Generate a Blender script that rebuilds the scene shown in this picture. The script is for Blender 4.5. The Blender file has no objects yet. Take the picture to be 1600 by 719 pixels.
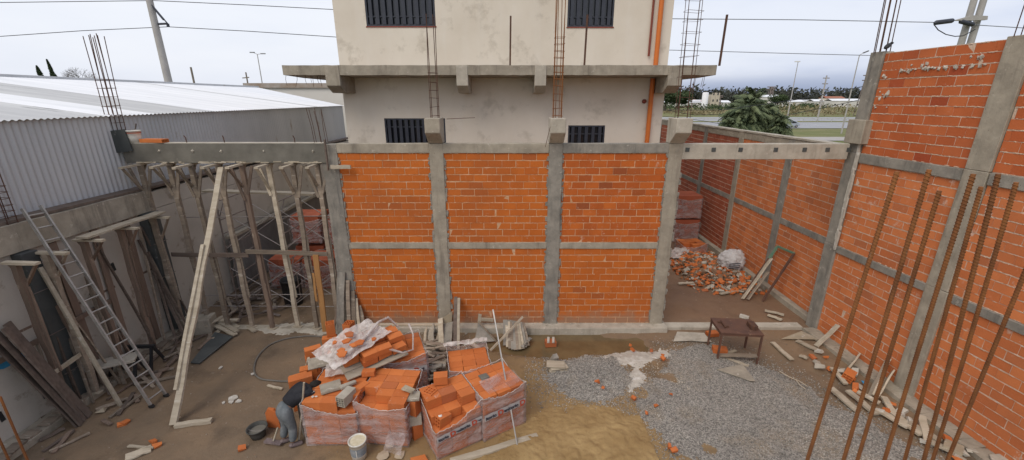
import bpy, bmesh, math, random
from math import radians as R, sin, cos, pi, sqrt
from mathutils import Vector as V, Matrix as M, noise
random.seed(7)
rnd = random.uniform
S = bpy.context.scene
COL = S.collection
H = 6.15; FL = 650.65; TH = R(17.57); CT, ST = cos(TH), sin(TH)
def _ray(px, py):
    v = (py-359.5)/FL
    return V(((px-800)/FL, CT-ST*v, -ST-CT*v))
def PZ(px, py, z=0.0):
    d = _ray(px, py); t = (z-H)/d.z; return V((d.x*t, d.y*t, z))
def PY(px, py, y):
    d = _ray(px, py); t = y/d.y; return V((d.x*t, y, H+d.z*t))
def PX(px, py, x):
    d = _ray(px, py); t = x/d.x; return V((x, d.y*t, H+d.z*t))
def nz(x, y, z=0.0): return noise.noise(V((x, y, z)))
# ------------------------------------------------------------------ mesh builder
ORG = {}
class MB:
    def __init__(s): s.v = []; s.f = []; s.m = []; s.r = []; s.sm = []
    def add(s, vs, fs, mi=0, r=None, sm=False):
        n = len(s.v); s.v += [V(p) for p in vs]
        if r is None: r = random.random()
        for f in fs: s.f.append([i+n for i in f]); s.m.append(mi); s.r.append(r); s.sm.append(sm)
    def box(s, c, d, rot=None, mi=0, r=None, jit=0.0, taper=1.0):
        x, y, z = d[0]/2, d[1]/2, d[2]/2; c = V(c)
        vs = []
        for k in (-1, 1):
            t = taper if k > 0 else 1.0
            for a, b in ((-1,-1),(1,-1),(1,1),(-1,1)):
                p = V((a*x*t, b*y*t, k*z))
                if jit: p += V((rnd(-jit,jit), rnd(-jit,jit), rnd(-jit,jit)))
                if rot is not None: p = rot @ p
                vs.append(c+p)
        s.add(vs, [(0,3,2,1),(4,5,6,7),(0,1,5,4),(1,2,6,5),(2,3,7,6),(3,0,4,7)], mi, r)
    def span(s, lo, hi, mi=0, r=None):
        lo, hi = V(lo), V(hi); s.box((lo+hi)/2, hi-lo, None, mi, r)
    def beam(s, p, q, w, h, up=(0,0,1), mi=0, r=None, jit=0.0, seg=1, warp=0.0):
        p, q = V(p), V(q); d = (q-p); L = d.length; d.normalize(); up = V(up)
        if abs(d.dot(up)) > .98: up = V((0,1,0))
        a = d.cross(up).normalized(); b = a.cross(d).normalized()
        vs = []; ph = rnd(0, 6)
        for i in range(seg+1):
            o = p+d*(L*i/seg) + (a*sin(ph+i*1.3)+b*cos(ph+i*1.7))*warp
            for x, y in ((-1,-1),(1,-1),(1,1),(-1,1)):
                vs.append(o+a*(x*w/2+rnd(-jit,jit))+b*(y*h/2+rnd(-jit,jit)))
        fs = [(0,1,2,3)[::-1] if 0 else (3,2,1,0), tuple(seg*4+k for k in range(4))]
        for i in range(seg):
            for k in range(4):
                k2 = (k+1) % 4; fs.append((i*4+k, i*4+k2, i*4+4+k2, i*4+4+k))
        s.add(vs, fs, mi, r)
    def tube(s, pts, r, n=6, mi=0, rr=None, r2=None, closed=False, cap=True, sm=True):
        pts = [V(p) for p in pts]; N = len(pts); vs = []; a = None
        for i, p in enumerate(pts):
            if closed: d = pts[(i+1) % N]-pts[i-1]
            else: d = pts[min(i+1, N-1)]-pts[max(i-1, 0)]
            d.normalize()
            if a is None:
                a = d.cross(V((0,0,1)) if abs(d.z) < .9 else V((1,0,0))).normalized()
            else: a = (a-d*a.dot(d)).normalized()
            b = d.cross(a); ra = r if r2 is None else r+(r2-r)*i/(N-1)
            if isinstance(r, (list, tuple)): ra = r[i]
            for k in range(n):
                t = 2*pi*k/n; vs.append(p+a*(cos(t)*ra)+b*(sin(t)*ra))
        fs = []
        for i in range(N if closed else N-1):
            j = (i+1) % N
            for k in range(n):
                k2 = (k+1) % n; fs.append((i*n+k, i*n+k2, j*n+k2, j*n+k))
        s.add(vs, fs, mi, rr, sm)
        if cap and not closed:
            s.add(vs[:n], [tuple(range(n))[::-1]], mi, rr); s.add(vs[-n:], [tuple(range(n))], mi, rr)
    def lathe(s, c, prof, n=20, mi=0, rot=None, sm=True):
        c = V(c); vs = []
        for r_, z in prof:
            for k in range(n):
                t = 2*pi*k/n; p = V((cos(t)*r_, sin(t)*r_, z))
                if rot is not None: p = rot @ p
                vs.append(c+p)
        fs = []
        for i in range(len(prof)-1):
            for k in range(n):
                k2 = (k+1) % n; fs.append((i*n+k, i*n+k2, (i+1)*n+k2, (i+1)*n+k))
        s.add(vs, fs, mi, None, sm)
    def prism(s, poly, d, mi=0, r=None):      # poly: 3D points, extruded by d
        n = len(poly); vs = [V(p) for p in poly]+[V(p)+V(d) for p in poly]
        fs = [tuple(range(n))[::-1], tuple(range(n, 2*n))]+[(i, (i+1) % n, n+(i+1) % n, n+i) for i in range(n)]
        s.add(vs, fs, mi, r)
    def rock(s, c, sz, mi=0, r=None, flat=.6):
        c = V(c); rot = M.Rotation(rnd(0, 6.28), 3, V((rnd(-1,1), rnd(-1,1), rnd(-1,1)+.01)).normalized())
        vs = []
        for a in ((1,0,0),(-1,0,0),(0,1,0),(0,-1,0),(0,0,1),(0,0,-1)):
            p = rot @ (V(a)*sz*rnd(.55, 1.1)); p.z *= flat; vs.append(c+p)
        s.add(vs, [(0,2,4),(2,1,4),(1,3,4),(3,0,4),(2,0,5),(1,2,5),(3,1,5),(0,3,5)], mi, r)
    def build(s, name, mats, parent=None, loc=None, bevel=0.0, sub=0, solid=0.0):
        if not isinstance(mats, (list, tuple)): mats = [mats]
        if parent is not None: o0 = ORG[parent.name]
        elif loc is not None: o0 = V(loc)
        else:
            lo = [min(p[i] for p in s.v) for i in range(3)]; hi = [max(p[i] for p in s.v) for i in range(3)]
            o0 = V(((lo[0]+hi[0])/2, (lo[1]+hi[1])/2, lo[2]))
        me = bpy.data.meshes.new(name)
        me.from_pydata([p-o0 for p in s.v], [], s.f)
        for m in mats: me.materials.append(m)
        me.polygons.foreach_set('material_index', s.m)
        me.polygons.foreach_set('use_smooth', s.sm)
        at = me.attributes.new('rnd', 'FLOAT', 'FACE'); at.data.foreach_set('value', s.r)
        me.update()
        o = bpy.data.objects.new(name, me); COL.objects.link(o)
        ORG[o.name] = o0
        if parent is not None: o.parent = parent
        else: o.location = o0
        if bevel:
            b = o.modifiers.new('bevel', 'BEVEL'); b.width = bevel; b.segments = 1; b.limit_method = 'ANGLE'; b.angle_limit = R(40)
        if sub:
            b = o.modifiers.new('sub', 'SUBSURF'); b.levels = sub; b.render_levels = sub
        if solid:
            b = o.modifiers.new('solid', 'SOLIDIFY'); b.thickness = solid
        return o
def tag(o, label=None, cat=None, group=None, kind=None):
    if label: o['label'] = label
    if cat: o['category'] = cat
    if group: o['group'] = group
    if kind: o['kind'] = kind
    return o
def thing(name, loc, label, cat, group=None):
    o = bpy.data.objects.new(name, None); COL.objects.link(o); o.location = V(loc); o.empty_display_size = .2
    ORG[o.name] = V(loc)
    return tag(o, label, cat, group)
def copy_tree(o, parent=None, kids=None):
    c = o.copy(); COL.objects.link(c)
    if parent is not None: c.parent = parent
    for ch in [x for x in S.objects if x.parent == o]:
        copy_tree(ch, c)
    return c
def dup(root, loc, rz=0.0, label=None, group=None, scale=None, rot=None):
    r = copy_tree(root); r.location = V(loc)
    r.rotation_euler = rot if rot is not None else (0, 0, rz)
    if scale: r.scale = scale if isinstance(scale, tuple) else (scale,)*3
    if label: r['label'] = label
    if group: r['group'] = group
    return r
def struct(o): o['kind'] = 'structure'; return o
def stuff(o, label=None, cat=None): o['kind'] = 'stuff'; return tag(o, label, cat)
# ------------------------------------------------------------------ materials
class NT:
    def __init__(s, name):
        s.mat = bpy.data.materials.new(name); s.mat.use_nodes = True; s.t = s.mat.node_tree
        s.b = s.t.nodes['Principled BSDF']; s.out = s.t.nodes['Material Output']; s.l = s.t.links.new
        s.tc = s.n('ShaderNodeTexCoord')
    def n(s, ty, **kw):
        nd = s.t.nodes.new(ty)
        for k, v in kw.items(): setattr(nd, k, v)
        return nd
    def noise(s, sc, det=5, rough=.6, stretch=None, off=(0,0,0), dist=0.0, co=None):
        mp = s.n('ShaderNodeMapping'); s.l(co or s.tc.outputs['Object'], mp.inputs[0])
        mp.inputs['Scale'].default_value = stretch or (1,1,1); mp.inputs['Location'].default_value = off
        t = s.n('ShaderNodeTexNoise'); s.l(mp.outputs[0], t.inputs['Vector'])
        t.inputs['Scale'].default_value = sc; t.inputs['Detail'].default_value = det
        t.inputs['Roughness'].default_value = rough; t.inputs['Distortion'].default_value = dist
        return t.outputs['Fac']
    def ramp(s, f, a, b, inter='LINEAR'):
        r = s.n('ShaderNodeMapRange'); s.l(f, r.inputs[0]); r.inputs[1].default_value = a; r.inputs[2].default_value = b
        r.clamp = True; return r.outputs[0]
    def mix(s, f, a, b, blend='MIX'):
        m = s.n('ShaderNodeMix', data_type='RGBA', blend_type=blend)
        if isinstance(f, float): m.inputs[0].default_value = f
        else: s.l(f, m.inputs[0])
        for i, c in ((6, a), (7, b)):
            if isinstance(c, tuple): m.inputs[i].default_value = (*c[:3], 1)
            else: s.l(c, m.inputs[i])
        return m.outputs[2]
    def math(s, op, a, b=0.0):
        m = s.n('ShaderNodeMath', operation=op)
        for i, c in enumerate((a, b)):
            if isinstance(c, (int, float)): m.inputs[i].default_value = c
            else: s.l(c, m.inputs[i])
        return m.outputs[0]
    def attr(s, name='rnd'):
        return s.n('ShaderNodeAttribute', attribute_name=name).outputs['Fac']
    def bump(s, h, st=.3, dist=.01, prev=None):
        b = s.n('ShaderNodeBump'); s.l(h, b.inputs['Height']); b.inputs['Strength'].default_value = st
        b.inputs['Distance'].default_value = dist
        if prev is not None: s.l(prev, b.inputs['Normal'])
        return b.outputs[0]
    def fin(s, col, rough=.85, nrm=None, spec=.3, metal=0.0):
        if isinstance(col, tuple): s.b.inputs['Base Color'].default_value = (*col[:3], 1)
        else: s.l(col, s.b.inputs['Base Color'])
        if isinstance(rough, (int, float)): s.b.inputs['Roughness'].default_value = rough
        else: s.l(rough, s.b.inputs['Roughness'])
        s.b.inputs['Specular IOR Level'].default_value = spec; s.b.inputs['Metallic'].default_value = metal
        if nrm is not None: s.l(nrm, s.b.inputs['Normal'])
        return s.mat
def simple(name, c1, c2, sc=4, rough=.8, bump=.3, bsc=40, stretch=None, c3=None, thr=.62, sc3=7, rv=0.0, spec=.3, metal=0.0, bd=.01, wide=.08):
    t = NT(name)
    f = t.ramp(t.noise(sc, 6, .6, stretch), .32, .68)
    c = t.mix(f, c1, c2)
    if c3: c = t.mix(t.ramp(t.noise(sc3, 7, .7, stretch, off=(3.1,7.7,1.3)), thr, thr+wide), c, c3)
    if rv:
        a = t.attr(); g = t.math('ADD', t.math('MULTIPLY', a, rv), 1-rv/2)
        cb = t.n('ShaderNodeCombineXYZ')
        for i in range(3): t.l(g, cb.inputs[i])
        c = t.mix(1.0, c, cb.outputs[0], 'MULTIPLY')
    n = t.bump(t.noise(bsc, 6, .65, stretch), bump, bd)
    return t.fin(c, rough, n, spec, metal)
def cast(name, a, b, pale, dark, seed=0.0):
    t = NT(name)
    c = t.mix(t.ramp(t.noise(2.6, 7, .65, off=(seed,0,0)), .34, .66), a, b)
    c = t.mix(t.math('MULTIPLY', t.ramp(t.noise(1.7, 6, .7, (2.2,2.2,.25), off=(seed,3,1)), .54, .68), .6), c, dark)
    c = t.mix(t.math('MULTIPLY', t.ramp(t.noise(6, 8, .75, off=(5,seed,2)), .60, .68), .8), c, pale)
    pit = t.ramp(t.noise(26, 3, .5, off=(seed,seed,0)), .70, .76)
    c = t.mix(t.math('MULTIPLY', pit, .6), c, dark)
    wv = t.n('ShaderNodeTexWave', wave_type='BANDS', bands_direction='DIAGONAL'); mp = t.n('ShaderNodeMapping'); t.l(t.tc.outputs['Object'], mp.inputs[0]); mp.inputs['Scale'].default_value = (1,1,.0); t.l(mp.outputs[0], wv.inputs['Vector']); wv.inputs['Scale'].default_value = 1.1; wv.inputs['Distortion'].default_value = .3
    n = t.bump(t.noise(24, 7, .7), .6, .012); n = t.bump(pit, .6, -.01, n); n = t.bump(t.ramp(wv.outputs['Fac'], .93, 1.0), .5, .008, n)
    return t.fin(c, .9, n, .25)
def brick_mat(name, a, b, dark, smear, thr=.6, groove=False, foot=False):
    t = NT(name)
    at = t.attr()
    wn = t.n('ShaderNodeTexWhiteNoise', noise_dimensions='1D'); t.l(at, wn.inputs['W'])
    c = t.mix(at, a, b)
    c = t.mix(t.ramp(wn.outputs['Value'], .90, .985), c, dark)
    c = t.mix(t.math('MULTIPLY', t.ramp(t.noise(2.0, 4, .5), .4, .75), .45), c, tuple(x*.72 for x in a))
    fine = t.ramp(t.noise(60, 4, .6), .35, .75)
    c = t.mix(t.math('MULTIPLY', fine, .18), c, tuple(min(1, x*1.35+.02) for x in b))
    sm = t.math('MULTIPLY', t.ramp(t.noise(5.5, 9, .78, (1,1,.8), off=(9,4,2)), thr, thr+.07), t.ramp(t.noise(1.1, 3, .5, off=(2,5,8)), .38, .62))
    c = t.mix(sm, c, smear)
    n = t.bump(t.noise(45, 6, .7), .35, .006)
    n = t.bump(sm, .5, .004, n)
    # broad soiling: paler dusty and darker fired zones over several courses
    c = t.mix(t.math('MULTIPLY', t.ramp(t.noise(.55, 4, .55, off=(8,1,6)), .50, .68), .40), c, tuple(x*.62+.02 for x in a))
    c = t.mix(t.math('MULTIPLY', t.ramp(t.noise(9, 7, .75, off=(1,9,6)), .60, .72), .45), c, tuple(.5*x+.5*y for x, y in zip(b, smear)))
    if foot:      # splashed mud and mortar on the lowest courses
        sx = t.n('ShaderNodeSeparateXYZ'); t.l(t.tc.outputs['Object'], sx.inputs[0])
        zz = t.math('ADD', sx.outputs['Z'], t.math('MULTIPLY', t.math('SUBTRACT', t.noise(2.2, 7, .7), .5), 1.1))
        c = t.mix(t.math('MULTIPLY', t.ramp(zz, .55, .22), .75), c, (.27,.19,.13))
    if groove:
        wv = t.n('ShaderNodeTexWave', wave_type='BANDS', bands_direction='Z'); t.l(t.tc.outputs['Object'], wv.inputs['Vector']); wv.inputs['Scale'].default_value = 14
        n = t.bump(wv.outputs['Fac'], .35, .004, n)
    return t.fin(c, .8, n, .25)
BR_F = brick_mat('brick_front', (.455,.112,.018), (.535,.140,.021), (.36,.095,.025), (.60,.42,.30), .605, False, True)
BR_F2 = brick_mat('brick_front_darker', (.40,.088,.017), (.52,.130,.022), (.26,.07,.026), (.62,.42,.32), .585, False, True)
BR_R = brick_mat('brick_side', (.52,.15,.05), (.66,.215,.075), (.42,.14,.06), (.66,.47,.37), .575)
BR_T = brick_mat('brick_upper', (.44,.10,.03), (.54,.15,.05), (.34,.06,.025), (.66,.52,.45), .69)
BR_L = brick_mat('brick_loose', (.48,.130,.035), (.62,.19,.052), (.38,.12,.05), (.62,.47,.38), .62, True)
BR_P = brick_mat('brick_far', (.34,.085,.04), (.44,.12,.06), (.26,.06,.03), (.5,.38,.32), .66, True)
MORT = simple('mortar', (.54,.36,.25), (.68,.52,.40), 6, .95, .9, 30, c3=(.75,.66,.58), thr=.6, bd=.02)
MORT_F = simple('mortar_front', (.50,.26,.13), (.66,.43,.27), 6, .95, .9, 30, c3=(.60,.46,.34), thr=.58, bd=.02)
CONC = cast('concrete', (.40,.35,.275), (.27,.235,.185), (.58,.52,.43), (.15,.125,.10))
CONC_G = cast('concrete_grey', (.32,.29,.245), (.19,.175,.15), (.50,.46,.39), (.09,.085,.08), 4.0)
CONC_W = simple('concrete_wet', (.125,.115,.095), (.19,.175,.145), 2.5, .8, .5, 25, c3=(.26,.24,.20), thr=.66, sc3=9)
CONC_P = cast('concrete_pale', (.50,.45,.37), (.36,.32,.26), (.68,.63,.56), (.22,.19,.15), 7.0)
PLAST = None
def plaster():
    t = NT('plaster')
    c = t.mix(t.ramp(t.noise(.5, 6, .6), .35, .65), (.64,.565,.465), (.72,.65,.55))
    c = t.mix(t.math('MULTIPLY', t.ramp(t.noise(1.3, 7, .65, off=(4,1,9)), .56, .66), .55), c, (.44,.38,.30))
    c = t.mix(t.math('MULTIPLY', t.ramp(t.noise(2.0, 6, .6, (1.2,1.2,.18), off=(1,1,3)), .5, .75), .35), c, (.72,.67,.6))
    return t.fin(c, .92, t.bump(t.noise(18, 7, .7), .25, .01), .2)
PLAST = plaster()
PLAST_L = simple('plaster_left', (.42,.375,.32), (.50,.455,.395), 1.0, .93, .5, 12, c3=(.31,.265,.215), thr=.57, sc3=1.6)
WOOD = simple('wood_grey', (.30,.24,.18), (.19,.15,.115), 3, .9, .5, 18, (.6,3,3), c3=(.42,.37,.30), thr=.58, sc3=4, rv=.5)
WOOD_P = simple('wood_pale', (.50,.43,.33), (.36,.30,.22), 3, .88, .5, 18, (.6,3,3), c3=(.58,.53,.45), thr=.6, sc3=4, rv=.35)
WOOD_D = simple('wood_dark', (.10,.075,.06), (.165,.125,.10), 3, .85, .5, 18, (.6,3,3), rv=.5)
WOOD_B = simple('wood_brown', (.215,.15,.11), (.15,.11,.085), 3, .88, .5, 18, (3,3,.5), c3=(.33,.26,.2), thr=.6, rv=.4)
WOOD_O = simple('wood_orange', (.42,.22,.08), (.32,.16,.06), 3, .8, .4, 18, (3,3,.5))
PLY = simple('formply', (.055,.06,.06), (.09,.095,.09), 2, .55, .3, 12, c3=(.2,.2,.19), thr=.62, sc3=5)
PLYB = simple('plywood', (.40,.33,.23), (.30,.25,.18), 3, .85, .3, 15, c3=(.47,.43,.36), thr=.58)
def rebar_mat(name, a, b, ribs=True):
    t = NT(name)
    c = t.mix(t.ramp(t.noise(14, 6, .65, (1,1,.25)), .35, .65), a, b)
    c = t.mix(t.ramp(t.noise(6, 6, .7, (1,1,.6), off=(3,3,3)), .64, .72), c, (.34,.24,.17))
    return t.fin(c, .8, t.bump(t.noise(90, 4, .6), .5, .003), .25, .1)
RUST = rebar_mat('rust_orange', (.30,.12,.04), (.16,.065,.028))
RUST_D = rebar_mat('rust_dark', (.13,.065,.04), (.08,.045,.035))
RUST_T = simple('rust_table', (.15,.075,.05), (.10,.055,.042), 5, .85, .4, 30, c3=(.26,.15,.10), thr=.6)
GALV = simple('galvanised', (.56,.56,.56), (.46,.465,.47), 1.0, .5, .1, 20, (1,1,.3), c3=(.36,.31,.26), thr=.62, sc3=2, spec=.4, metal=.25)
ROOF_G = simple('roof_grey', (.42,.42,.42), (.56,.56,.55), 1.2, .6, .15, 8, (.15,1.6,1), c3=(.24,.24,.24), thr=.60, sc3=1.6)
ROOF_W = simple('roof_white', (.70,.71,.72), (.84,.84,.85), 1.0, .5, .1, 8, (.15,1.6,1), c3=(.52,.51,.50), thr=.66, sc3=1.3)
ALU = simple('aluminium', (.42,.40,.37), (.27,.25,.23), 8, .45, .2, 40, metal=.35, spec=.5)
BLACK = simple('black_plastic', (.02,.02,.022), (.035,.035,.035), 5, .5, .2, 30)
WHITE = simple('white_plastic', (.72,.70,.64), (.60,.57,.50), 6, .5, .2, 30, c3=(.42,.38,.32), thr=.62)
DGLASS = simple('dark_glass', (.015,.017,.022), (.03,.033,.04), 1, .12, .02, 4, spec=.6)
LOUV = simple('louvre_metal', (.05,.055,.07), (.035,.038,.05), 3, .45, .1, 30)
ORANGE = simple('pvc_orange', (.62,.17,.03), (.55,.14,.03), 2, .5, .1, 10)
PRED = simple('pipe_red', (.25,.06,.04), (.18,.05,.03), 2, .6, .1, 10)
STEELT = simple('scaffold_tube', (.17,.13,.11), (.26,.22,.2), 7, .6, .3, 30, metal=.3)
STEELL = simple('scaffold_brace', (.30,.27,.25), (.40,.36,.34), 7, .6, .3, 30, metal=.3)
LIME = simple('lime', (.54,.50,.43), (.42,.38,.32), 7, .95, .8, 30, c3=(.62,.59,.54), thr=.55)
# ------------------------------------------------------------------ world, camera, sun
S.view_settings.view_transform = 'Standard'; S.view_settings.look = 'None'
S.view_settings.exposure = 0.0; S.view_settings.gamma = 1
cam = bpy.data.cameras.new('camera'); co = bpy.data.objects.new('camera', cam); COL.objects.link(co)
cam.sensor_width = 36; cam.lens = FL/1600*36; cam.clip_start = .05; cam.clip_end = 4000
co.location = (0, 0, H); co.rotation_euler = (pi/2-TH, 0, 0); S.camera = co
SUN_EL, SUN_AZ = R(48), R(215)      # azimuth clockwise from +Y
W = bpy.data.worlds.new('World'); S.world = W; W.use_nodes = True
nt = W.node_tree; bg = nt.nodes['Background']; L = nt.links.new
sky = nt.nodes.new('ShaderNodeTexSky'); sky.sky_type = 'NISHITA'; sky.sun_disc = False
sky.sun_elevation = SUN_EL; sky.sun_rotation = SUN_AZ; sky.air_density = 1.2; sky.dust_density = 2.5
tc = nt.nodes.new('ShaderNodeTexCoord'); sp = nt.nodes.new('ShaderNodeSeparateXYZ'); L(tc.outputs['Generated'], sp.inputs[0])
mp = nt.nodes.new('ShaderNodeMapping'); mp.inputs['Scale'].default_value = (1, 1, 4.5); L(tc.outputs['Generated'], mp.inputs[0])
ns = nt.nodes.new('ShaderNodeTexNoise'); ns.inputs['Scale'].default_value = 1.6; ns.inputs['Detail'].default_value = 6; L(mp.outputs[0], ns.inputs['Vector'])
def mr(src, a, b, c=0.0, d=1.0):
    m = nt.nodes.new('ShaderNodeMapRange'); L(src, m.inputs[0])
    for i, x in enumerate((a, b, c, d)): m.inputs[i+1].default_value = x
    m.interpolation_type = 'SMOOTHSTEP'; return m.outputs[0]
def mth(op, a, b):
    m = nt.nodes.new('ShaderNodeMath'); m.operation = op
    for i, x in enumerate((a, b)):
        if isinstance(x, float): m.inputs[i].default_value = x
        else: L(x, m.inputs[i])
    return m.outputs[0]
def mx(f, a, b):
    m = nt.nodes.new('ShaderNodeMix'); m.data_type = 'RGBA'
    if isinstance(f, float): m.inputs[0].default_value = f
    else: L(f, m.inputs[0])
    for i, c in ((6, a), (7, b)):
        if isinstance(c, tuple): m.inputs[i].default_value = (*c, 1)
        else: L(c, m.inputs[i])
    return m.outputs[2]
side = mr(sp.outputs['X'], -.45, .55)
cl = mx(side, (8.9, 9.3, 10.3), (6.8, 7.5, 9.3))
cl = mx(mth('MULTIPLY', mr(ns.outputs['Fac'], .42, .62), .6), cl, (10.0, 10.2, 10.8))
cl = mx(mth('MULTIPLY', mr(ns.outputs['Fac'], .46, .32), .35), cl, (6.6, 7.0, 8.0))
# blue-grey cloud bank low over the horizon, towards the right
wob = mth('ADD', sp.outputs['Z'], mth('MULTIPLY', mth('SUBTRACT', ns.outputs['Fac'], .5), .05))
bank = mth('MULTIPLY', mr(wob, .062, .012), mr(sp.outputs['X'], .12, .42))
cl = mx(mth('MULTIPLY', bank, .9), cl, (3.4, 4.1, 5.9))
fin = mx(.90, sky.outputs[0], cl)
L(fin, bg.inputs['Color']); bg.inputs['Strength'].default_value = .10
sd = bpy.data.lights.new('sun', 'SUN'); so = bpy.data.objects.new('sun', sd); COL.objects.link(so)
sd.energy = 1.5; sd.angle = R(34); sd.color = (1, .92, .81)
dirn = V((sin(SUN_AZ)*cos(SUN_EL), cos(SUN_AZ)*cos(SUN_EL), sin(SUN_EL)))   # towards the sun
so.rotation_euler = dirn.to_track_quat('Z', 'Y').to_euler(); so.location = (0, 0, 40)
# ------------------------------------------------------------------ ground
D = 10.33; XL = -9.3; XR = 8.38; XY = 8.7
def wallx(y): return XR+(10.4-y)*.055
def sm(a, b, x):
    t = min(1, max(0, (x-a)/(b-a))); return t*t*(3-2*t)
def gz(x, y):
    h = .020*nz(x*.9, y*.9)+.012*nz(x*2.6, y*2.6, 3)+.005*nz(x*9, y*9, 5)
    # hollow that holds the puddle at the wall's foot
    dx = (x-1.35)/2.4; dy = (y-9.55)/.62
    h -= .135*(1-sm(.45, 1.35, sqrt(dx*dx+dy*dy)+.30*nz(x*1.3, y*1.3, 11)+.12*nz(x*4, y*4, 12)))
    return h
g = MB(); nx, ny = 190, 260; x0, x1, y0, y1 = -9.6, 9.1, .5, 27.5
vs = [];
for j in range(ny+1):
    y = y0+(y1-y0)*((j/ny)**1.25)
    for i in range(nx+1):
        x = x0+(x1-x0)*i/nx; vs.append((x, y, gz(x, y)))
g.add(vs, [(j*(nx+1)+i, j*(nx+1)+i+1, (j+1)*(nx+1)+i+1, (j+1)*(nx+1)+i) for j in range(ny) for i in range(nx)], sm=True, r=.5)
def dirt():
    t = NT('dirt')
    w = t.n('ShaderNodeNewGeometry').outputs['Position']
    c = t.mix(t.ramp(t.noise(.45, 5, .6, co=w), .36, .64), (.165,.12,.08), (.245,.165,.10))
    ln = t.n('ShaderNodeVectorMath', operation='DISTANCE'); t.l(w, ln.inputs[0]); ln.inputs[1].default_value = (.9, 5.6, 0)
    tint = t.math('ADD', t.math('MULTIPLY', t.math('SUBTRACT', t.noise(1.6, 8, .7, co=w, off=(6,6,0)), .5), 5.0), ln.outputs['Value'])
    c = t.mix(t.math('MULTIPLY', t.ramp(tint, 5.0, 2.0), .92), c, (.30,.195,.085))
    c = t.mix(t.math('MULTIPLY', t.ramp(t.noise(1.1, 7, .65, off=(5,2,0), co=w), .52, .66), .6), c, (.095,.068,.046))
    c = t.mix(t.math('MULTIPLY', t.ramp(t.noise(2.8, 8, .75, off=(1,8,0), co=w), .60, .70), .55), c, (.30,.24,.18))
    c = t.mix(t.math('MULTIPLY', t.ramp(t.noise(22, 5, .7, off=(1,8,0), co=w), .62, .72), .5), c, (.34,.29,.23))
    c = t.mix(t.math('MULTIPLY', t.ramp(t.noise(14, 5, .7, off=(7,3,0), co=w), .64, .72), .55), c, (.30,.10,.045))
    wet = t.ramp(t.noise(.7, 4, .5, off=(9,9,0), co=w), .42, .62)
    sy = t.n('ShaderNodeSeparateXYZ'); t.l(w, sy.inputs[0])
    c = t.mix(t.math('MULTIPLY', t.math('MULTIPLY', t.ramp(sy.outputs['Y'], 9.6, 11), t.ramp(sy.outputs['X'], 2, 4)), .5), c, (.20,.10,.055))
    ro = t.math('ADD', t.math('MULTIPLY', wet, .35), .55)
    n = t.bump(t.noise(7, 8, .7, co=w), .55, .04); n = t.bump(t.noise(55, 5, .7, co=w), .5, .008, n)
    return t.fin(c, ro, n, .3)
DIRT = dirt()
struct(g.build('ground', DIRT, loc=(0, 0, 0)))
# outer terrain: grass field that reaches the horizon
def field():
    t = NT('field_grass'); w = t.n('ShaderNodeNewGeometry').outputs['Position']
    c = t.mix(t.ramp(t.noise(.03, 5, .6, co=w, stretch=(1,2.5,1)), .38, .62), (.155,.17,.065), (.24,.215,.11))
    c = t.mix(t.math('MULTIPLY', t.ramp(t.noise(.25, 7, .7, co=w, stretch=(.5,2,1), off=(4,4,0)), .5, .66), .8), c, (.075,.11,.035))
    c = t.mix(t.math('MULTIPLY', t.ramp(t.noise(.12, 7, .7, co=w, stretch=(.4,2,1), off=(1,9,0)), .58, .7), .6), c, (.33,.27,.18))
    return t.fin(c, .95, t.bump(t.noise(3, 5, .7, co=w), .6, .1), .1)
g = MB(); g.add([(-2500,-400,-.22),(2500,-400,-.22),(2500,3200,-.22),(-2500,3200,-.22)], [(0,1,2,3)], r=.5)
struct(g.build('field', field(), loc=(0, 0, -.22)))
def sheet(name, mats, poly, z, mi=0):
    b = MB(); b.add([(x, y, z) for x, y in poly], [tuple(range(len(poly)))], 0, .5); o = b.build(name, mats); return struct(o)
ASPH = simple('asphalt_far', (.30,.30,.31), (.36,.36,.37), .3, .85, .2, 5)
sheet('highway', ASPH, [(-400,94),(900,94),(900,150),(-400,150)], -.15)
sheet('median_strip', field(), [(-400,118),(900,118),(900,124),(-400,124)], -.13)
sheet('service_road', simple('dusty_road', (.42,.39,.36), (.34,.31,.28), .4, .9, .2, 5), [(-400,66),(900,66),(900,72.5),(-400,72.5)], -.15)
b = MB()
for x in range(0, 520, 9): b.span((x, 106, -.145), (x+4, 106.15, -.142))
struct(b.build('road_marking', simple('road_paint', (.75,.75,.72), (.65,.65,.62)), loc=(200, 106, -.14)))
# puddle
pts = []
for k in range(40):
    a = 2*pi*k/40; r_ = 1.35
    pts.append((1.35+2.45*cos(a)*r_, min(10.05, 9.55+.72*sin(a)*r_)))
b = MB(); b.add([(x, y, -.062) for x, y in pts], [tuple(range(40))], 0, .5)
WATER = NT('muddy_water'); WATER = WATER.fin(WATER.mix(WATER.ramp(WATER.noise(1.5), .4, .6), (.13,.09,.045), (.17,.12,.06)), .08, WATER.bump(WATER.noise(4, 2), .03, .02), .5)
struct(b.build('puddle', WATER))
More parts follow.
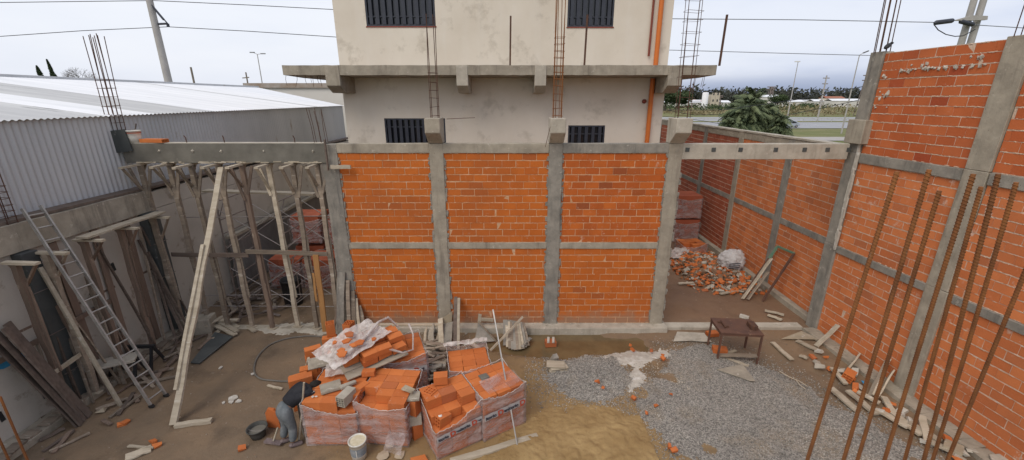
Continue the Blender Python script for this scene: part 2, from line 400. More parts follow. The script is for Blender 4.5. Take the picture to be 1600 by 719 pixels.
# sand: low mound with footprints, edges dive under the dirt
def blob_sheet(name, mat, inside, x0, x1, y0, y1, n, hfun, sgn=None):
    b = MB(); idx = {}; vs = []; fs = []
    sx = (x1-x0)/n; m = int((y1-y0)/sx)
    for j in range(m+1):
        for i in range(n+1):
            x = x0+sx*i; y = y0+sx*j
            k = inside(x, y)      # 1 inside, 0 edge and beyond
            if k > -.10:
                idx[i, j] = len(vs); vs.append((x, y, gz(x, y)+hfun(x, y, k)))
    for j in range(m):
        for i in range(n):
            q = [(i,j),(i+1,j),(i+1,j+1),(i,j+1)]
            if all(c in idx for c in q): fs.append(tuple(idx[c] for c in q))
    b.add(vs, fs, 0, .5, True); return b.build(name, mat)
def poly_in(poly):
    P = [PZ(px, py) for px, py in poly]; P = [(p.x, p.y) for p in P]; n = len(P)
    def f(x, y):
        ins = False; dm = 9
        for i in range(n):
            ax, ay = P[i]; bx, by = P[(i+1) % n]
            if (ay > y) != (by > y) and x < (bx-ax)*(y-ay)/(by-ay)+ax: ins = not ins
            vx, vy = bx-ax, by-ay; t = max(0, min(1, ((x-ax)*vx+(y-ay)*vy)/(vx*vx+vy*vy)))
            dm = min(dm, sqrt((x-ax-vx*t)**2+(y-ay-vy*t)**2))
        d = (dm if ins else -dm)+.22*nz(x*1.8, y*1.8, 7)+.13*nz(x*5, y*5, 2)+.10*nz(x*13, y*13, 2)+.06*nz(x*27, y*27, 2)
        return d
    return f
f_sand = poly_in([(790,665),(850,632),(905,628),(960,634),(1005,650),(1035,680),(1075,719),(1085,790),(980,860),(760,860),(730,760),(770,700)])
SAND = NT('sand'); _w = SAND.n('ShaderNodeNewGeometry').outputs['Position']
_c = SAND.mix(SAND.ramp(SAND.noise(1.4, 6, .6, co=_w), .35, .65), (.29,.185,.08), (.41,.28,.13))
_c = SAND.mix(SAND.math('MULTIPLY', SAND.ramp(SAND.noise(9, 6, .7, co=_w), .56, .7), .5), _c, (.30,.19,.085))
SAND = SAND.fin(_c, .95, SAND.bump(SAND.noise(90, 4, .7, co=_w), .5, .006, SAND.bump(SAND.noise(9, 6, .75, co=_w), .7, .05)), .15)
def h_sand(x, y, k):
    e = sm(-.05, .8, k)
    return -.05*(1-sm(-.1, .10, k))+.006+.012*sm(0,.3,k)+e*(.03+.03*nz(x*1.1, y*1.1, 9)+.045*abs(nz(x*3.2, y*4.2, 6))+.02*nz(x*9, y*9, 6))-.05*sm(.5,.0,k)*max(0,nz(x*3.1, y*3.1, 12)+.15)
stuff(blob_sheet('sand', SAND, f_sand, -.8, 2.6, 3.6, 7.6, 210, h_sand), 'yellow sand spread over the ground at the bottom centre', 'sand')
# lime splash
f_lime = poly_in([(930,556),(985,546),(1040,545),(1052,556),(1010,566),(1008,590),(985,612),(985,575),(955,570)])
stuff(blob_sheet('lime_powder', LIME, f_lime, 1.3, 4.1, 7.2, 9.9, 190, lambda x, y, k: .012+.012*sm(0,.3,k)-.04*(1-sm(-.08, .03, k))), 'white lime spilled beside the gravel heap', 'lime')
f_spill = poly_in([(400,514),(470,506),(520,505),(522,520),(470,522),(405,519)])
stuff(blob_sheet('spilled_cement', CONC_P, f_spill, -7.6, -4, 9.5, 11.2, 150, lambda x, y, k: .016-.04*(1-sm(-.08, .03, k))), 'pale cement spilled below the props', 'cement')
# gravel beds: base sheet + individual stones
def gravel_mat():
    t = NT('gravel'); w = t.n('ShaderNodeNewGeometry').outputs['Position']
    vo = t.n('ShaderNodeTexVoronoi'); vo.inputs['Scale'].default_value = 42; t.l(w, vo.inputs['Vector'])
    sep = t.n('ShaderNodeSeparateColor'); t.l(vo.outputs['Color'], sep.inputs[0])
    c = t.mix(sep.outputs[0], (.14,.13,.115), (.41,.375,.33))
    c = t.mix(t.math('MULTIPLY', t.ramp(t.noise(.9, 6, .6, co=w), .52, .68), .55), c, (.31,.235,.15))
    return t.fin(c, .9, t.bump(vo.outputs['Distance'], .9, .02), .2)
GRAV = gravel_mat()
STONE = simple('stone_chip', (.235,.215,.19), (.34,.31,.27), 1.2, .88, .2, 40, c3=(.40,.34,.26), thr=.6, sc3=.9, rv=1.1)
f_g1 = poly_in([(845,592),(872,562),(925,552),(965,560),(985,590),(975,618),(940,628),(905,622),(870,606)])
f_g2 = poly_in([(1045,548),(1080,535),(1110,535),(1160,560),(1215,580),(1270,605),(1310,640),(1370,665),(1440,700),(1500,740),(1500,880),(1100,880),(1085,719),(1040,700),(1010,660),(990,630),(1000,600),(1030,590)])
def h_g1(x, y, k): return -.03*(1-sm(-.1,.05,k))+.01+.15*sm(0, .8, k)+.012*nz(x*8,y*8)
def h_g2(x, y, k): return -.03*(1-sm(-.1,.08,k))+.01+.05*sm(0, .7, k)+.03*nz(x*1.2,y*1.2,2)*sm(0,.5,k)-.05*max(0, nz(x*1.5,y*1.5,5)-.12)*4*sm(1.6,.2,k)
stuff(blob_sheet('gravel_bed', GRAV, f_g1, .4, 3.2, 6.6, 9.6, 150, h_g1), 'round heap of grey crushed stone near the puddle', 'gravel')
stuff(blob_sheet('gravel_bed', GRAV, f_g2, 2.2, 8.3, 3.2, 9.9, 260, h_g2), 'wide bed of grey crushed stone on the right', 'gravel')
def stones(name, f, hf, x0, x1, y0, y1, n, sz, label, edge=0.0):
    b = MB(); k = 0; tries = 0
    while k < n and tries < n*6:
        tries += 1
        x, y = rnd(x0, x1), rnd(y0, y1); d = f(x, y)
        if d < -edge*random.random()**2.2*2: continue
        s_ = (.45+.9*random.random()**2.2)*sz
        b.rock((x, y, gz(x, y)+(hf(x, y, d) if d > 0 else .004)+s_*.25), s_, flat=.7); k += 1
    return stuff(b.build(name, STONE), label, 'gravel')
stones('loose_stone', f_g1, h_g1, .3, 3.2, 6.5, 9.6, 10000, .017, 'crushed stone lying over the round heap', .5)
stones('loose_stone', f_g2, h_g2, 2.1, 8.3, 3.6, 9.9, 34000, .017, 'crushed stone lying over the wide bed', .35)
# small litter over the dirt
b = MB()
LIT = simple('grit', (.36,.30,.24), (.22,.17,.13), 1.5, .9, .2, 40, c3=(.55,.20,.08), thr=.6, sc3=1.1, rv=.9)
for k in range(5200):
    x, y = rnd(-9.1, 8.2), rnd(3.6, 17); 
    if nz(x*.8, y*.8, 4) < rnd(-.35, .25): continue
    s_ = .008+.02*random.random()**4; b.rock((x, y, gz(x, y)+s_*.3), s_)
stuff(b.build('ground_grit', LIT), 'small grit and pebbles scattered over the dirt', 'grit')
# ------------------------------------------------------------------ walls
def panel(parent, o, u, length, z0, z1, nrm, bm, mm, row=.186, bl=.345, rec=.005, thick=.16, name='brick_panel', both=False, splat=1.0, label=None):
    o = V(o); u = V(u).normalized(); nrm = V(nrm).normalized(); up = V((0,0,1))
    rot = M((u, -nrm, up)).transposed()
    b = MB()
    b.box(o+u*(length/2)-nrm*(rec+thick/2)+up*((z0+z1)/2), (length, thick, z1-z0), rot, 1)
    n = max(1, round((z1-z0)/row)); rh = (z1-z0)/n
    for side in ((1, -1) if both else (1,)):
        face = nrm*0 if side == 1 else -nrm*(thick+2*rec)
        for i in range(n):
            s = -bl*(.5 if i % 2 else 0)+rnd(-.03, .03)-.1; zc = z0+rh*(i+.5)+rnd(-.004, .004); wob = rnd(-.006, .006)
            while s < length:
                a, e = max(0, s+.006), min(length, s+bl-.006+rnd(-.004, .004))
                if e-a > .04:
                    c = o+u*((a+e)/2)+up*(zc+rnd(-.003, .003)+wob*((a+e)/length-1))+face-nrm*side*(.02+rnd(-.0035, .0035))
                    r2 = rot @ M.Rotation(rnd(-.010, .010), 3, 'Z') @ M.Rotation(rnd(-.008, .008), 3, 'Y')
                    b.box(c, (e-a, .04, rh-rnd(.015, .026)), r2, 0, None, .0015)
                s += bl+rnd(-.006, .006)
    if splat:                                    # mortar squeezed out of the joints
        for k in range(int(length*(z1-z0)*34*splat)):
            i = random.randrange(n+1); p = rnd(.02, length-.02); l_ = rnd(.02, .14)
            c = o+u*p+up*(z0+rh*i+rnd(-.004, .004)); 
            c.z = min(max(c.z, z0+.01), z1-.01)
            hgt = rnd(.006, .013)
            vs = [c-u*l_/2-nrm*.004, c-u*l_*.2+up*hgt+nrm*rnd(0,.004), c+u*l_*.25+up*hgt*rnd(.4,1)+nrm*.002, c+u*l_/2-nrm*.004, c+u*l_*.2-up*hgt+nrm*rnd(0,.004), c-u*l_*.25-up*hgt*.8+nrm*.002, c+nrm*rnd(.005, .010)]
            b.add(vs, [(6,(j+1) % 6,j) for j in range(6)], 1, None, False)
    ob = b.build(name, [bm, mm], parent)
    if label: ob['label'] = label
    return ob
def conc(parent, name, lo, hi, mat=None, jit=.006, seg=.35, label=None):
    """concrete member with a slightly uneven cast surface"""
    lo, hi = V(lo), V(hi); d = hi-lo; bm = bmesh.new(); bmesh.ops.create_cube(bm, size=1)
    bmesh.ops.scale(bm, vec=d, verts=bm.verts)
    ax = max(range(3), key=lambda i: d[i]); n = int(d[ax]/seg)
    ed = [e for e in bm.edges if abs((e.verts[0].co-e.verts[1].co)[ax]) > d[ax]*.9]
    if n > 0: bmesh.ops.subdivide_edges(bm, edges=ed, cuts=n, use_grid_fill=True)
    b = MB(); bm.verts.ensure_lookup_table(); vs = []
    c = (lo+hi)/2
    for v in bm.verts: vs.append(v.co+c+V((rnd(-jit, jit), rnd(-jit, jit), rnd(-jit, jit))))
    b.add(vs, [[v.index for v in f.verts] for f in bm.faces], 0); bm.free()
    o = b.build(name, mat or CONC, parent, bevel=.008)
    if label: o['label'] = label
    return o
def member(parent, name, p, q, w, h, mat, jit=.004, up=(0,0,1), label=None):
    b = MB(); L_ = (V(q)-V(p)).length; b.beam(p, q, w, h, up, 0, None, jit, max(1, int(L_/.3)))
    o = b.build(name, mat, parent, bevel=.008)
    if label: o['label'] = label
    return o
X0, X1, X2, X3 = -4.50, -1.86, 1.08, 4.02
ZB, ZR0, ZR1, ZT0, ZT1 = .14, 2.36, 2.53, 4.86, 5.09
# --- the front wall between the two openings
fw = thing('brick_wall', (-.2, D, 0), 'orange brick infill wall with concrete columns standing in front of the plastered building', 'wall')
cw = .34
cols = [(X0, .40), (X1, cw), (X2, cw), (X3, cw)]
for i, (x, w) in enumerate(cols):
    conc(fw, 'column', (x-w/2, D-.015, ZB-.06), (x+w/2, D+.24, ZT1+.003 if i else ZT1-.02), [CONC_G, CONC, CONC_G, CONC][i])
for i in range(3):
    a, e = cols[i][0]+cols[i][1]/2, cols[i+1][0]-cols[i+1][1]/2
    panel(fw, (a, D+.02, 0), (1,0,0), e-a, ZB, ZR0, (0,-1,0), BR_F, MORT_F)
    panel(fw, (a, D+.02, 0), (1,0,0), e-a, ZR1, ZT0, (0,-1,0), BR_F2 if i == 2 else BR_F, MORT_F)
    conc(fw, 'ring_beam', (a, D-.004, ZR0), (e, D+.2, ZR1), CONC)
    conc(fw, 'top_beam', (a, D-.008, ZT0), (e, D+.22, ZT1), [CONC, CONC, CONC_G][i])
# ragged mortar smears down both edges of every column
b = MB()
for x, w in cols:
    for s in (-1, 1):
        for k in range(60):
            z = rnd(ZB, ZT0); l_ = rnd(.03, .14); xx = x+s*(w/2+rnd(.0, .03))
            if x == X0 and s < 0: continue
            b.box((xx, D+.008, z), (rnd(.02, .06), rnd(.01, .02), l_), M.Rotation(rnd(-.2,.2), 3, 'Y'), 0, None, .008)
b.build('mortar_smear', CONC_G, fw)
fd = conc(fw, 'foundation', (X0+.2, D-.26, -.3), (X3+.25, D+.3, ZB-.002), CONC_P)
b = MB()
for k in range(46):
    x = rnd(X0+.4, X3); b.rock((x, D-rnd(.03, .16), ZB+.01), rnd(.015, .05), flat=.5)
b.build('mortar_crumbs', CONC_P, fw)
# corbel heads on the columns
def corbel(parent, x, y=D, ztop=5.70, w=.36, dep=.36, mat=CONC, back=.24):
    b = MB(); zb = 5.37
    prof = [(y+back, ztop), (y-dep, ztop), (y-dep, zb), (y-.016, 5.10), (y+back, 5.10)]
    b.prism([(x-w/2, yy, z) for yy, z in prof], (w, 0, 0)); return b.build('corbel', mat, parent, bevel=.012)
corbel(fw, X1); corbel(fw, X2, mat=CONC_P); corbel(fw, X3+.0, w=.37, mat=CONC_P)
# --- lintel beams over the openings
lb = thing('concrete_beam', (-6.9, D, 4.62), 'dark freshly cast concrete beam carried on wooden props over the left opening', 'beam')
conc(lb, 'beam', (-9.5, D-.06, 4.63), (X0-.06, D+.22, 5.10), CONC_W, .005)
b = MB()
for k in range(46): b.box((rnd(-9.3, X0-.3), D-.065, 4.64+rnd(-.015, .02)), (rnd(.05,.3), .03, rnd(.01,.03)), None, 0, None, .008)
b.build('cement_drip', WOOD_P, lb)
for px in (204, 249, 301, 346, 412, 489):
    p = PY(px, 236, D-.06); b = MB(); b.rock((p.x, D-.062, p.z), .045, flat=1.2); b.build('patch', CONC_P, lb)
b = MB(); b.span((-9.45, D-.055, 5.101), (X0-.1, D+.2, 5.112)); b.build('top_skim', CONC_P, lb)
b = MB(); b.beam((X0-.03, D-.10, 4.45), (X0-.02, D-.10, 5.2), .06, .03, (1,0,0)); b.build('side_board', WOOD_D, lb)
rb = thing('concrete_beam', (6.1, D, 4.65), 'pale concrete beam with square pockets spanning the right opening', 'beam')
conc(rb, 'beam', (X3+.171, D-.02, 4.71), (XR-.13, D+.22, 5.085), CONC_P, .004)
for px in (1074, 1115, 1157, 1212, 1257, 1293, 1326):
    p = PY(px, 234, D-.02); b = MB(); b.box((p.x, D-.024, p.z), (.10, .018, .10), M.Rotation(rnd(-.05,.05), 3, 'Y'), 0); b.build('pocket_shade', PLY, rb)  # raised dark plate: the shade of a hole painted on the beam face
# --- right hand wall, tall part
rw = thing('brick_wall', (XR+.1, 7.5, 0), 'tall two storey orange brick wall with grey concrete columns along the right side', 'wall')
ZU0, ZU1, ZZ = 4.66, 4.88, 7.12
def wp(y, z=0, off=0.0): return V((wallx(y)-off, y, z))
ys = [(10.33, .38), (7.62, .44), (4.75, .44), (1.9, .44)]
ux = (wp(2)-wp(10)).normalized(); nx_ = V((0,0,1)).cross(ux).normalized()
if nx_.x > 0: nx_ = -nx_
for i, (y, w) in enumerate(ys):
    m_ = [CONC_G, CONC, CONC_G, CONC][i]
    for za, zb_ in ((-.02, ZR1-.02), (ZR1-.015, ZU1), (ZU1+.003, ZZ+.04)):
        b = MB(); ww = w-(.0 if zb_ < 3 else .03); c = wp(y, (za+zb_)/2, -.11)
        b.box(c, (.26, ww, zb_-za), M.Rotation(math.atan(.055), 3, 'Z'), 0, None, .006); b.build('column', m_, rw, bevel=.01)
for i in range(3):
    ya, yb_ = ys[i][0]-ys[i][1]/2, ys[i+1][0]+ys[i+1][1]/2
    p = wp(ya); q = wp(yb_); L_ = (q-p).length
    for za, zb_, bm_, mm_, nm in ((.02, ZR0-.02, BR_R, MORT, None), (ZR1-.02, ZU0, BR_R, MORT, None), (ZU1, ZZ, BR_T, MORT, None)):
        panel(rw, p+V((.03,0,0)), (q-p), L_, za, zb_, nx_, bm_, mm_, splat=2.4)
    for za, zb_ in ((ZR0-.02, ZR1-.02), (ZU0, ZU1)):
        member(rw, 'ring_beam', p+V((.11, 0, (za+zb_)/2)), q+V((.11, 0, (za+zb_)/2)), .24, zb_-za, CONC_G)
cb = MB(); prof = [(-.13, 5.66), (.42, 5.66), (.46, 5.55), (.42, 5.36), (.12, 5.10), (-.13, 5.10)]
cb.prism([(XR-.0+a, D-.30, z) for a, z in prof], (0, .52, 0)); cb.build('corbel', CONC, rw, bevel=.012)
b = MB()
for k in range(60):
    z = rnd(2.6, 5.0); b.box((XR-.02+rnd(-.015,.0)+.0, D-.20+rnd(-.02,.05), z), (.03, rnd(.02,.05), rnd(.08,.5)), None, 0, None, .006)
b.build('lime_streak', LIME, rw)
# white mortar runs over the top courses
b = MB()
for (ya, yb_, z0_) in ((10.1, 8.0, 6.72), (7.3, 5.2, 6.72)):
    for k in range(46):
        y = rnd(yb_, ya); z = z0_+rnd(-.02, .02)+(rnd(0, .22) if random.random() < .35 else 0); p = wp(y, z, -.018)
        if y > ya-.35: z = rnd(5.9, 6.8); p = wp(y, z, -.018)
        b.rock(p, rnd(.02, .06), flat=rnd(.4, 1.6))
b.build('mortar_run', LIME, rw)
# footing along the tall wall
b = MB(); n = 40
for i in range(n):
    y = 10.2-i*.22; p = wp(y, 0, .16+.03*nz(i*.7, 2)); q = wp(y-.22, 0, .16+.03*nz((i+1)*.7, 2))
    b.beam(p+V((0,0,.0)), q, .36, .17+.03*nz(i, 5), (0,0,1), 0, None, .012)
b.build('footing', CONC, rw)
# --- right yard wall beyond the opening
yw = thing('brick_wall', (XY, 19, 0), 'long lower brick boundary wall running back beyond the right opening', 'wall')
yy = [10.62, 13.15, 16.1, 19.1, 22.1, 25.1, 28.1]
for i, y in enumerate(yy):
    conc(yw, 'column', (XY-.012, y-.16, -.02), (XY+.2, y+.16, 4.93), CONC_G if i % 2 else CONC)
for i in range(6):
    a, e = yy[i]+.16, yy[i+1]-.16
    panel(yw, (XY+.02, e, 0), (0,-1,0), e-a, .1, 2.28, (-1,0,0), BR_R if i < 2 else BR_P, MORT, splat=2.2)
    panel(yw, (XY+.02, e, 0), (0,-1,0), e-a, 2.46, 4.70, (-1,0,0), BR_R if i < 2 else BR_P, MORT, splat=1.6)
    conc(yw, 'ring_beam', (XY-.002, a, 2.28), (XY+.19, e, 2.46), CONC_G)
conc(yw, 'coping', (XY-.03, 10.5, 4.934), (XY+.22, 28.3, 5.0), CONC_P)
for i in range(6): conc(yw, 'top_beam', (XY-.004, yy[i]+.16, 4.70), (XY+.19, yy[i+1]-.16, 4.93), CONC)
conc(yw, 'footing', (XY-.22, 10.55, -.1), (XY-.005, 28.2, .16), CONC)
conc(None, 'threshold_slab', (X3+.26, D-.12, -.1), (XR-.3, D+.14, .09), CONC_P)
tag(S.objects['threshold_slab'], 'pale concrete threshold strip on the ground across the right opening', 'slab')
conc(None, 'threshold_slab', (-9.0, D-.08, -.1), (X0-.22, D+.12, .022), CONC)
tag(S.objects['threshold_slab.001'], 'low concrete strip under the feet of the timber props', 'slab')
# --- left rendered wall
lw = thing('plastered_wall', (XL, 13, 0), 'dull pinkish rendered wall along the left side below the corrugated cladding', 'wall')
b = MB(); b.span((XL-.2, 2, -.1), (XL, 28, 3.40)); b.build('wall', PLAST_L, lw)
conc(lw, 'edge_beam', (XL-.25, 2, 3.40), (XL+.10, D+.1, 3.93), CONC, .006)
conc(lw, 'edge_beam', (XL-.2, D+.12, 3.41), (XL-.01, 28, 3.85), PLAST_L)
b = MB(); b.span((XL-.3, 2, 3.935), (XL+.04, 28, 3.99)); b.build('sill_board', WOOD_D, lw)
conc(lw, 'kerb', (XL+.005, 2, -.1), (XL+.42, D-.1, .15), CONC, .02)
b = MB()
for y in (6.0, 7.7, 9.3): b.span((XL-.002, y, 1.92), (XL+.006, y+1.2, 1.97))
b.build('groove', WOOD_B, lw)
for y, z in ((6.2, .62), (7.55, .85), (8.5, 1.0), (9.6, 1.2), (6.9, .55), (9.0, 2.4)):
    b = MB(); b.box((XL+.003, y, z), (.012, .07, .2), M.Rotation(.1, 3, 'X')); b.build('slot_shade', BLACK, lw)  # black plate on the wall face, painting the dark of a hollow
BLUE = simple('blue_paint', (.04,.22,.42), (.06,.3,.5), 4, .8, .2, 30)
p = PX(20, 560, XL+.004); b = MB()
poly = [(XL+.004, p.y+.34*cos(a)*(1+.35*nz(cos(a)*2, sin(a)*2)), p.z+.10*sin(a)*(1+.6*nz(cos(a)*3, sin(a)*3, 3))) for a in [i*pi/12 for i in range(24)]]
b.add(poly, [tuple(range(24))]); b.build('paint_splash', BLUE, lw)
# dark form-clad columns against the left wall
for (pa, pb, lab) in (((28, 408), (52, 408), 'wide near column of black coated form boards against the left wall'), ((222, 338), (240, 336), 'narrow far column of black coated form boards against the left wall')):
    ya, yb2 = PX(pa[0], pa[1], XL+.1).y, PX(pb[0], pb[1], XL+.1).y
    t_ = thing('formwork_column', (XL+.1, (ya+yb2)/2, .1), lab, 'formwork')
    conc(t_, 'shutter', (XL+.006, min(ya, yb2)-.02, .152), (XL+.22, max(ya, yb2)+.04, 3.395), PLY, .006)
    for z in (.8, 1.7, 2.6):
        b = MB(); b.span((XL+.222, min(ya, yb2)-.05, z), (XL+.235, max(ya, yb2)+.06, z+.012)); b.build('tie_wire', STEELT, t_)
# low sheeted fence along the far part of the left wall
b = MB(); t_ = thing('sheet_fence', (XL+.1, 16, 0), 'low dull ribbed metal fence with a pale rail in the left back yard', 'fence')
vs = []; n = 110
for i in range(n+1):
    y = 12.6+i*.07; x = XL+.25+(.022 if i % 2 else -.022); vs += [(x, y, .02), (x, y, 1.85)]
b.add(vs, [(2*i, 2*i+2, 2*i+3, 2*i+1) for i in range(n)]); b.build('sheet', simple('old_sheet', (.16,.14,.13), (.22,.2,.18), 2, .7), t_)
b = MB(); b.span((XL+.15, 12.6, 1.86), (XL+.35, 20.3, 1.95)); b.build('rail', CONC, t_)
# ------------------------------------------------------------------ shed on the left
sh = thing('warehouse', (-14, 16, 0), 'long grey corrugated metal warehouse with pale sheet roof behind the left wall', 'warehouse')
XS = -9.62
def wave(y0, y1, pitch, f):
    n = int((y1-y0)/pitch*6); vs = []
    for i in range(n+1):
        y = y0+(y1-y0)*i/n; vs += f(y, cos(2*pi*y/pitch))
    m = len(f(0, 0)); fs = []
    for i in range(n):
        for k in range(m-1): fs.append((i*m+k, (i+1)*m+k, (i+1)*m+k+1, i*m+k+1))
    return vs, fs
YE = 24.6
b = MB(); vs, fs = wave(3.0, YE, .128, lambda y, c: [(XS+.021*c, y, 3.9), (XS+.021*c, y, 5.74)]); b.add(vs, fs, 0, .5, True); b.build('cladding', GALV, sh)
b = MB(); b.span((XS-.06, 3, 3.80), (XS+.02, YE, 3.93)); b.build('base_flashing', WOOD_D, sh)
def roofz(x): return 5.76+(XS-x)*(1.12/8.4)
def sheets(y0, y1, mat):
    b = MB(); vs, fs = wave(y0, y1, .128, lambda y, c: [(XS+.10, y, roofz(XS+.1)+.014*c), (XS-4, y, roofz(XS-4)+.014*c), (XS-8.4, y, roofz(XS-8.4)+.014*c), (XS-8.4-.0, y, roofz(XS-8.4)+.014*c)][:3]); b.add(vs, fs, 0, .5, True)
    return b.build('roof_sheet', mat, sh)
for a, e, m_ in ((3, 5.9, ROOF_G), (5.9, 7.1, ROOF_W), (7.1, 10.1, ROOF_G), (10.1, 11.5, ROOF_W), (11.5, 13.8, ROOF_G), (13.8, 20.9, ROOF_W), (20.9, 21.3, ROOF_G), (21.3, YE, ROOF_W)):
    sheets(a, e, m_)
b = MB(); vs = [(XS+.1, YE, roofz(XS+.1)), (XS-8.4, YE, roofz(XS-8.4)), (XS-8.4, YE+6.5, roofz(XS-8.4)), ]; b.add(vs, [(0,2,1)]); b.build('roof_sheet', ROOF_W, sh)
b = MB(); b.beam((XS-8.45, 3, roofz(XS-8.4)+.03), (XS-8.45, YE+6.5, roofz(XS-8.4)+.03), .4, .10); b.build('ridge_cap', GALV, sh)
b = MB(); b.add([(XS-8.4, 3, roofz(XS-8.4)), (XS-18, 3, 5.6), (XS-18, YE+7, 5.6), (XS-8.4, YE+7, roofz(XS-8.4))], [(0,1,2,3)]); b.build('roof_sheet', ROOF_G, sh)
b = MB(); b.span((XS-17.8, 3.2, -.2), (XS-.1, YE-.1, 5.6)); b.build('wall', GALV, sh)
# neighbour building beyond the roof
p = PY(385, 130, 34); nb = thing('neighbour_building', (-17, 38, 0), 'pale low building with a rusty parapet edge beyond the warehouse roof', 'building')
b = MB(); b.span((p.x, 34, -.2), (-8.5, 46, p.z-.35)); b.build('wall', simple('pale_render', (.66,.62,.56), (.72,.69,.64), .6, .9), nb)
b = MB(); b.span((p.x-.2, 33.85, p.z-.345), (-8.4, 46, p.z)); b.build('parapet', simple('rusty_edge', (.42,.38,.34), (.30,.22,.16), 1.2, .9, .3, 8), nb)
# ------------------------------------------------------------------ plastered building behind
YB, YS = 14.3, 13.1
pb = thing('plastered_building', (-.3, YB, 0), 'unfinished beige plastered building with projecting concrete ledge behind the brick wall', 'building')
BX0, BX1 = -5.52, 4.98
def rects_minus(x0, x1, z0, z1, holes):
    xs = sorted({x0, x1, *[h[0] for h in holes], *[h[1] for h in holes]}); zs = sorted({z0, z1, *[h[2] for h in holes], *[h[3] for h in holes]})
    out = []
    for i in range(len(xs)-1):
        for j in range(len(zs)-1):
            cx, cz = (xs[i]+xs[i+1])/2, (zs[j]+zs[j+1])/2
            if not any(h[0] < cx < h[1] and h[2] < cz < h[3] for h in holes): out.append((xs[i], xs[i+1], zs[j], zs[j+1]))
    return out
wins = []
for (xa, ya, xb, yb2, zlow) in ((600, 185, 697, 222, 4.0), (888, 196, 944, 222, 4.0), (573, -80, 681, 41, None), (886, -80, 958, 42, None)):
    A = PY(xa, ya, YB); B_ = PY(xb, yb2, YB)
    if zlow: wins.append((A.x, B_.x, zlow, A.z))
    else: wins.append((PY(xa, yb2, YB).x, PY(xb, yb2, YB).x, B_.z, B_.z+1.7))
b = MB()
for (xa, xb, za, zb_) in rects_minus(BX0, BX1, -.2, 12.5, wins): b.span((xa, YB, za), (xb, YB+.18, zb_), 0, .5)
for s in (BX0, BX1-.18): b.span((s, YB+.18, -.2), (s+.18, YB+9, 12.5), 0, .5)
b.span((BX0+.18, YB+8.82, -.2), (BX1-.18, YB+9, 12.5), 0, .5); b.span((BX0+.18, YB+.18, 12.3), (BX1-.18, YB+8.82, 12.49), 0, .5)
b.build('wall', PLAST, pb)
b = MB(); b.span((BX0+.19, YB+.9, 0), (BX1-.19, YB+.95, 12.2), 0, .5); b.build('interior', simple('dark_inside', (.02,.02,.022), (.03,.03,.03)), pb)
for w_i, (xa, xb, za, zb_) in enumerate(wins):
    fr = MB(); y = YB+.02
    for (p_, q_) in (((xa, y, za), (xb, y+.06, za+.05)), ((xa, y, zb_-.05), (xb, y+.06, zb_)), ((xa, y, za+.05), (xa+.05, y+.06, zb_-.05)), ((xb-.05, y, za+.05), (xb, y+.06, zb_-.05))): fr.span(p_, q_)
    wf = fr.build('window', LOUV, pb)
    g_ = MB(); g_.span((xa+.05, y+.10, za+.05), (xb-.05, y+.11, zb_-.05)); g_.build('pane', DGLASS, wf)
    s_ = MB(); n = int((xb-xa-.1)/.19)
    for k in range(n):
        xx = xa+.05+(xb-xa-.1)*(k+.5)/n; s_.beam((xx, y+.0, za+.05), (xx, y+.0, zb_-.05), .105, .022, (0,1,0))
    for z in (za+.28, zb_-.28): s_.beam((xa+.05, y+.035, z), (xb-.05, y+.035, z), .02, .04, (0,0,1))
    s_.build('security_grille', LOUV, wf)
    if w_i >= 2: sb = MB(); sb.span((xa-.02, YB-.02, za-.035), (xb+.02, YB+.05, za-.002)); sb.build('sill', PRED, wf)
SX0, SX1 = PY(441, 108, YS).x, PY(1120, 108, YS).x
ZS1 = PY(800, 102, YS).z; ZS0 = ZS1-.27
# ledge: thin tip at both ends, ragged front edge
b = MB(); n = 60; rows = []
for i in range(n+1):
    x = SX0+(SX1-SX0)*i/n; e = min(i, n-i)/n
    zt = ZS1+rnd(-.006, .008); zb_ = ZS0+rnd(-.008, .006)
    rows.append([(x, YS+rnd(-.008, .008), zt), (x, YS+.01+rnd(-.008,.008), zb_), (x, YB-.002, ZS0-.03), (x, YB-.002, ZS1)])
vs = [p for r_ in rows for p in r_]; fs = []
for i in range(n):
    for k in range(4): k2 = (k+1) % 4; fs.append((i*4+k, (i+1)*4+k, (i+1)*4+k2, i*4+k2))
fs += [(0,1,2,3), tuple(n*4+k for k in (3,2,1,0))]; b.add(vs, fs); b.build('ledge', CONC, pb)
# side returns of the ledge past the corners
for s, xa, xb in ((0, SX0, BX0-.003), (1, BX1+.003, SX1)):
    b = MB(); b.span((xa, YB, ZS0-.03), (xb, YB+9, ZS1-.004)); b.build('ledge', CONC, pb)
for k, (px, wd) in enumerate(((532, .42), (723, .34), (844, .34), (1036, .42))):
    x = PY(px, 130, YS+.1).x
    if k == 0: x = BX0+.22
    if k == 3: x = BX1-.16
    b = MB(); pr = [(YB-.001, ZS0-.031), (YS-.015, ZS0-.002), (YS-.015, ZS1-.01), (YS+.02, ZS1-.01), (YS+.02, ZS0-.004)]
    pr = [(YS-.02, ZS1-.01), (YS-.02, ZS0-.36), (YS+.30, ZS0-.62), (YB-.002, ZS0-.62), (YB-.002, ZS0-.04), (YS+.012, ZS0-.04), (YS+.012, ZS1-.01)]
    pr = [(YS-.02, ZS1-.01), (YS-.02, ZS0-.30), (YS+.35, ZS0-.50), (YB-.002, ZS0-.50), (YB-.002, ZS1-.02)]
    b.prism([(x-wd/2, yy_, z) for yy_, z in pr], (wd, 0, 0)); b.build('bracket', CONC_P if k in (1, 2) else CONC, pb, bevel=.012)
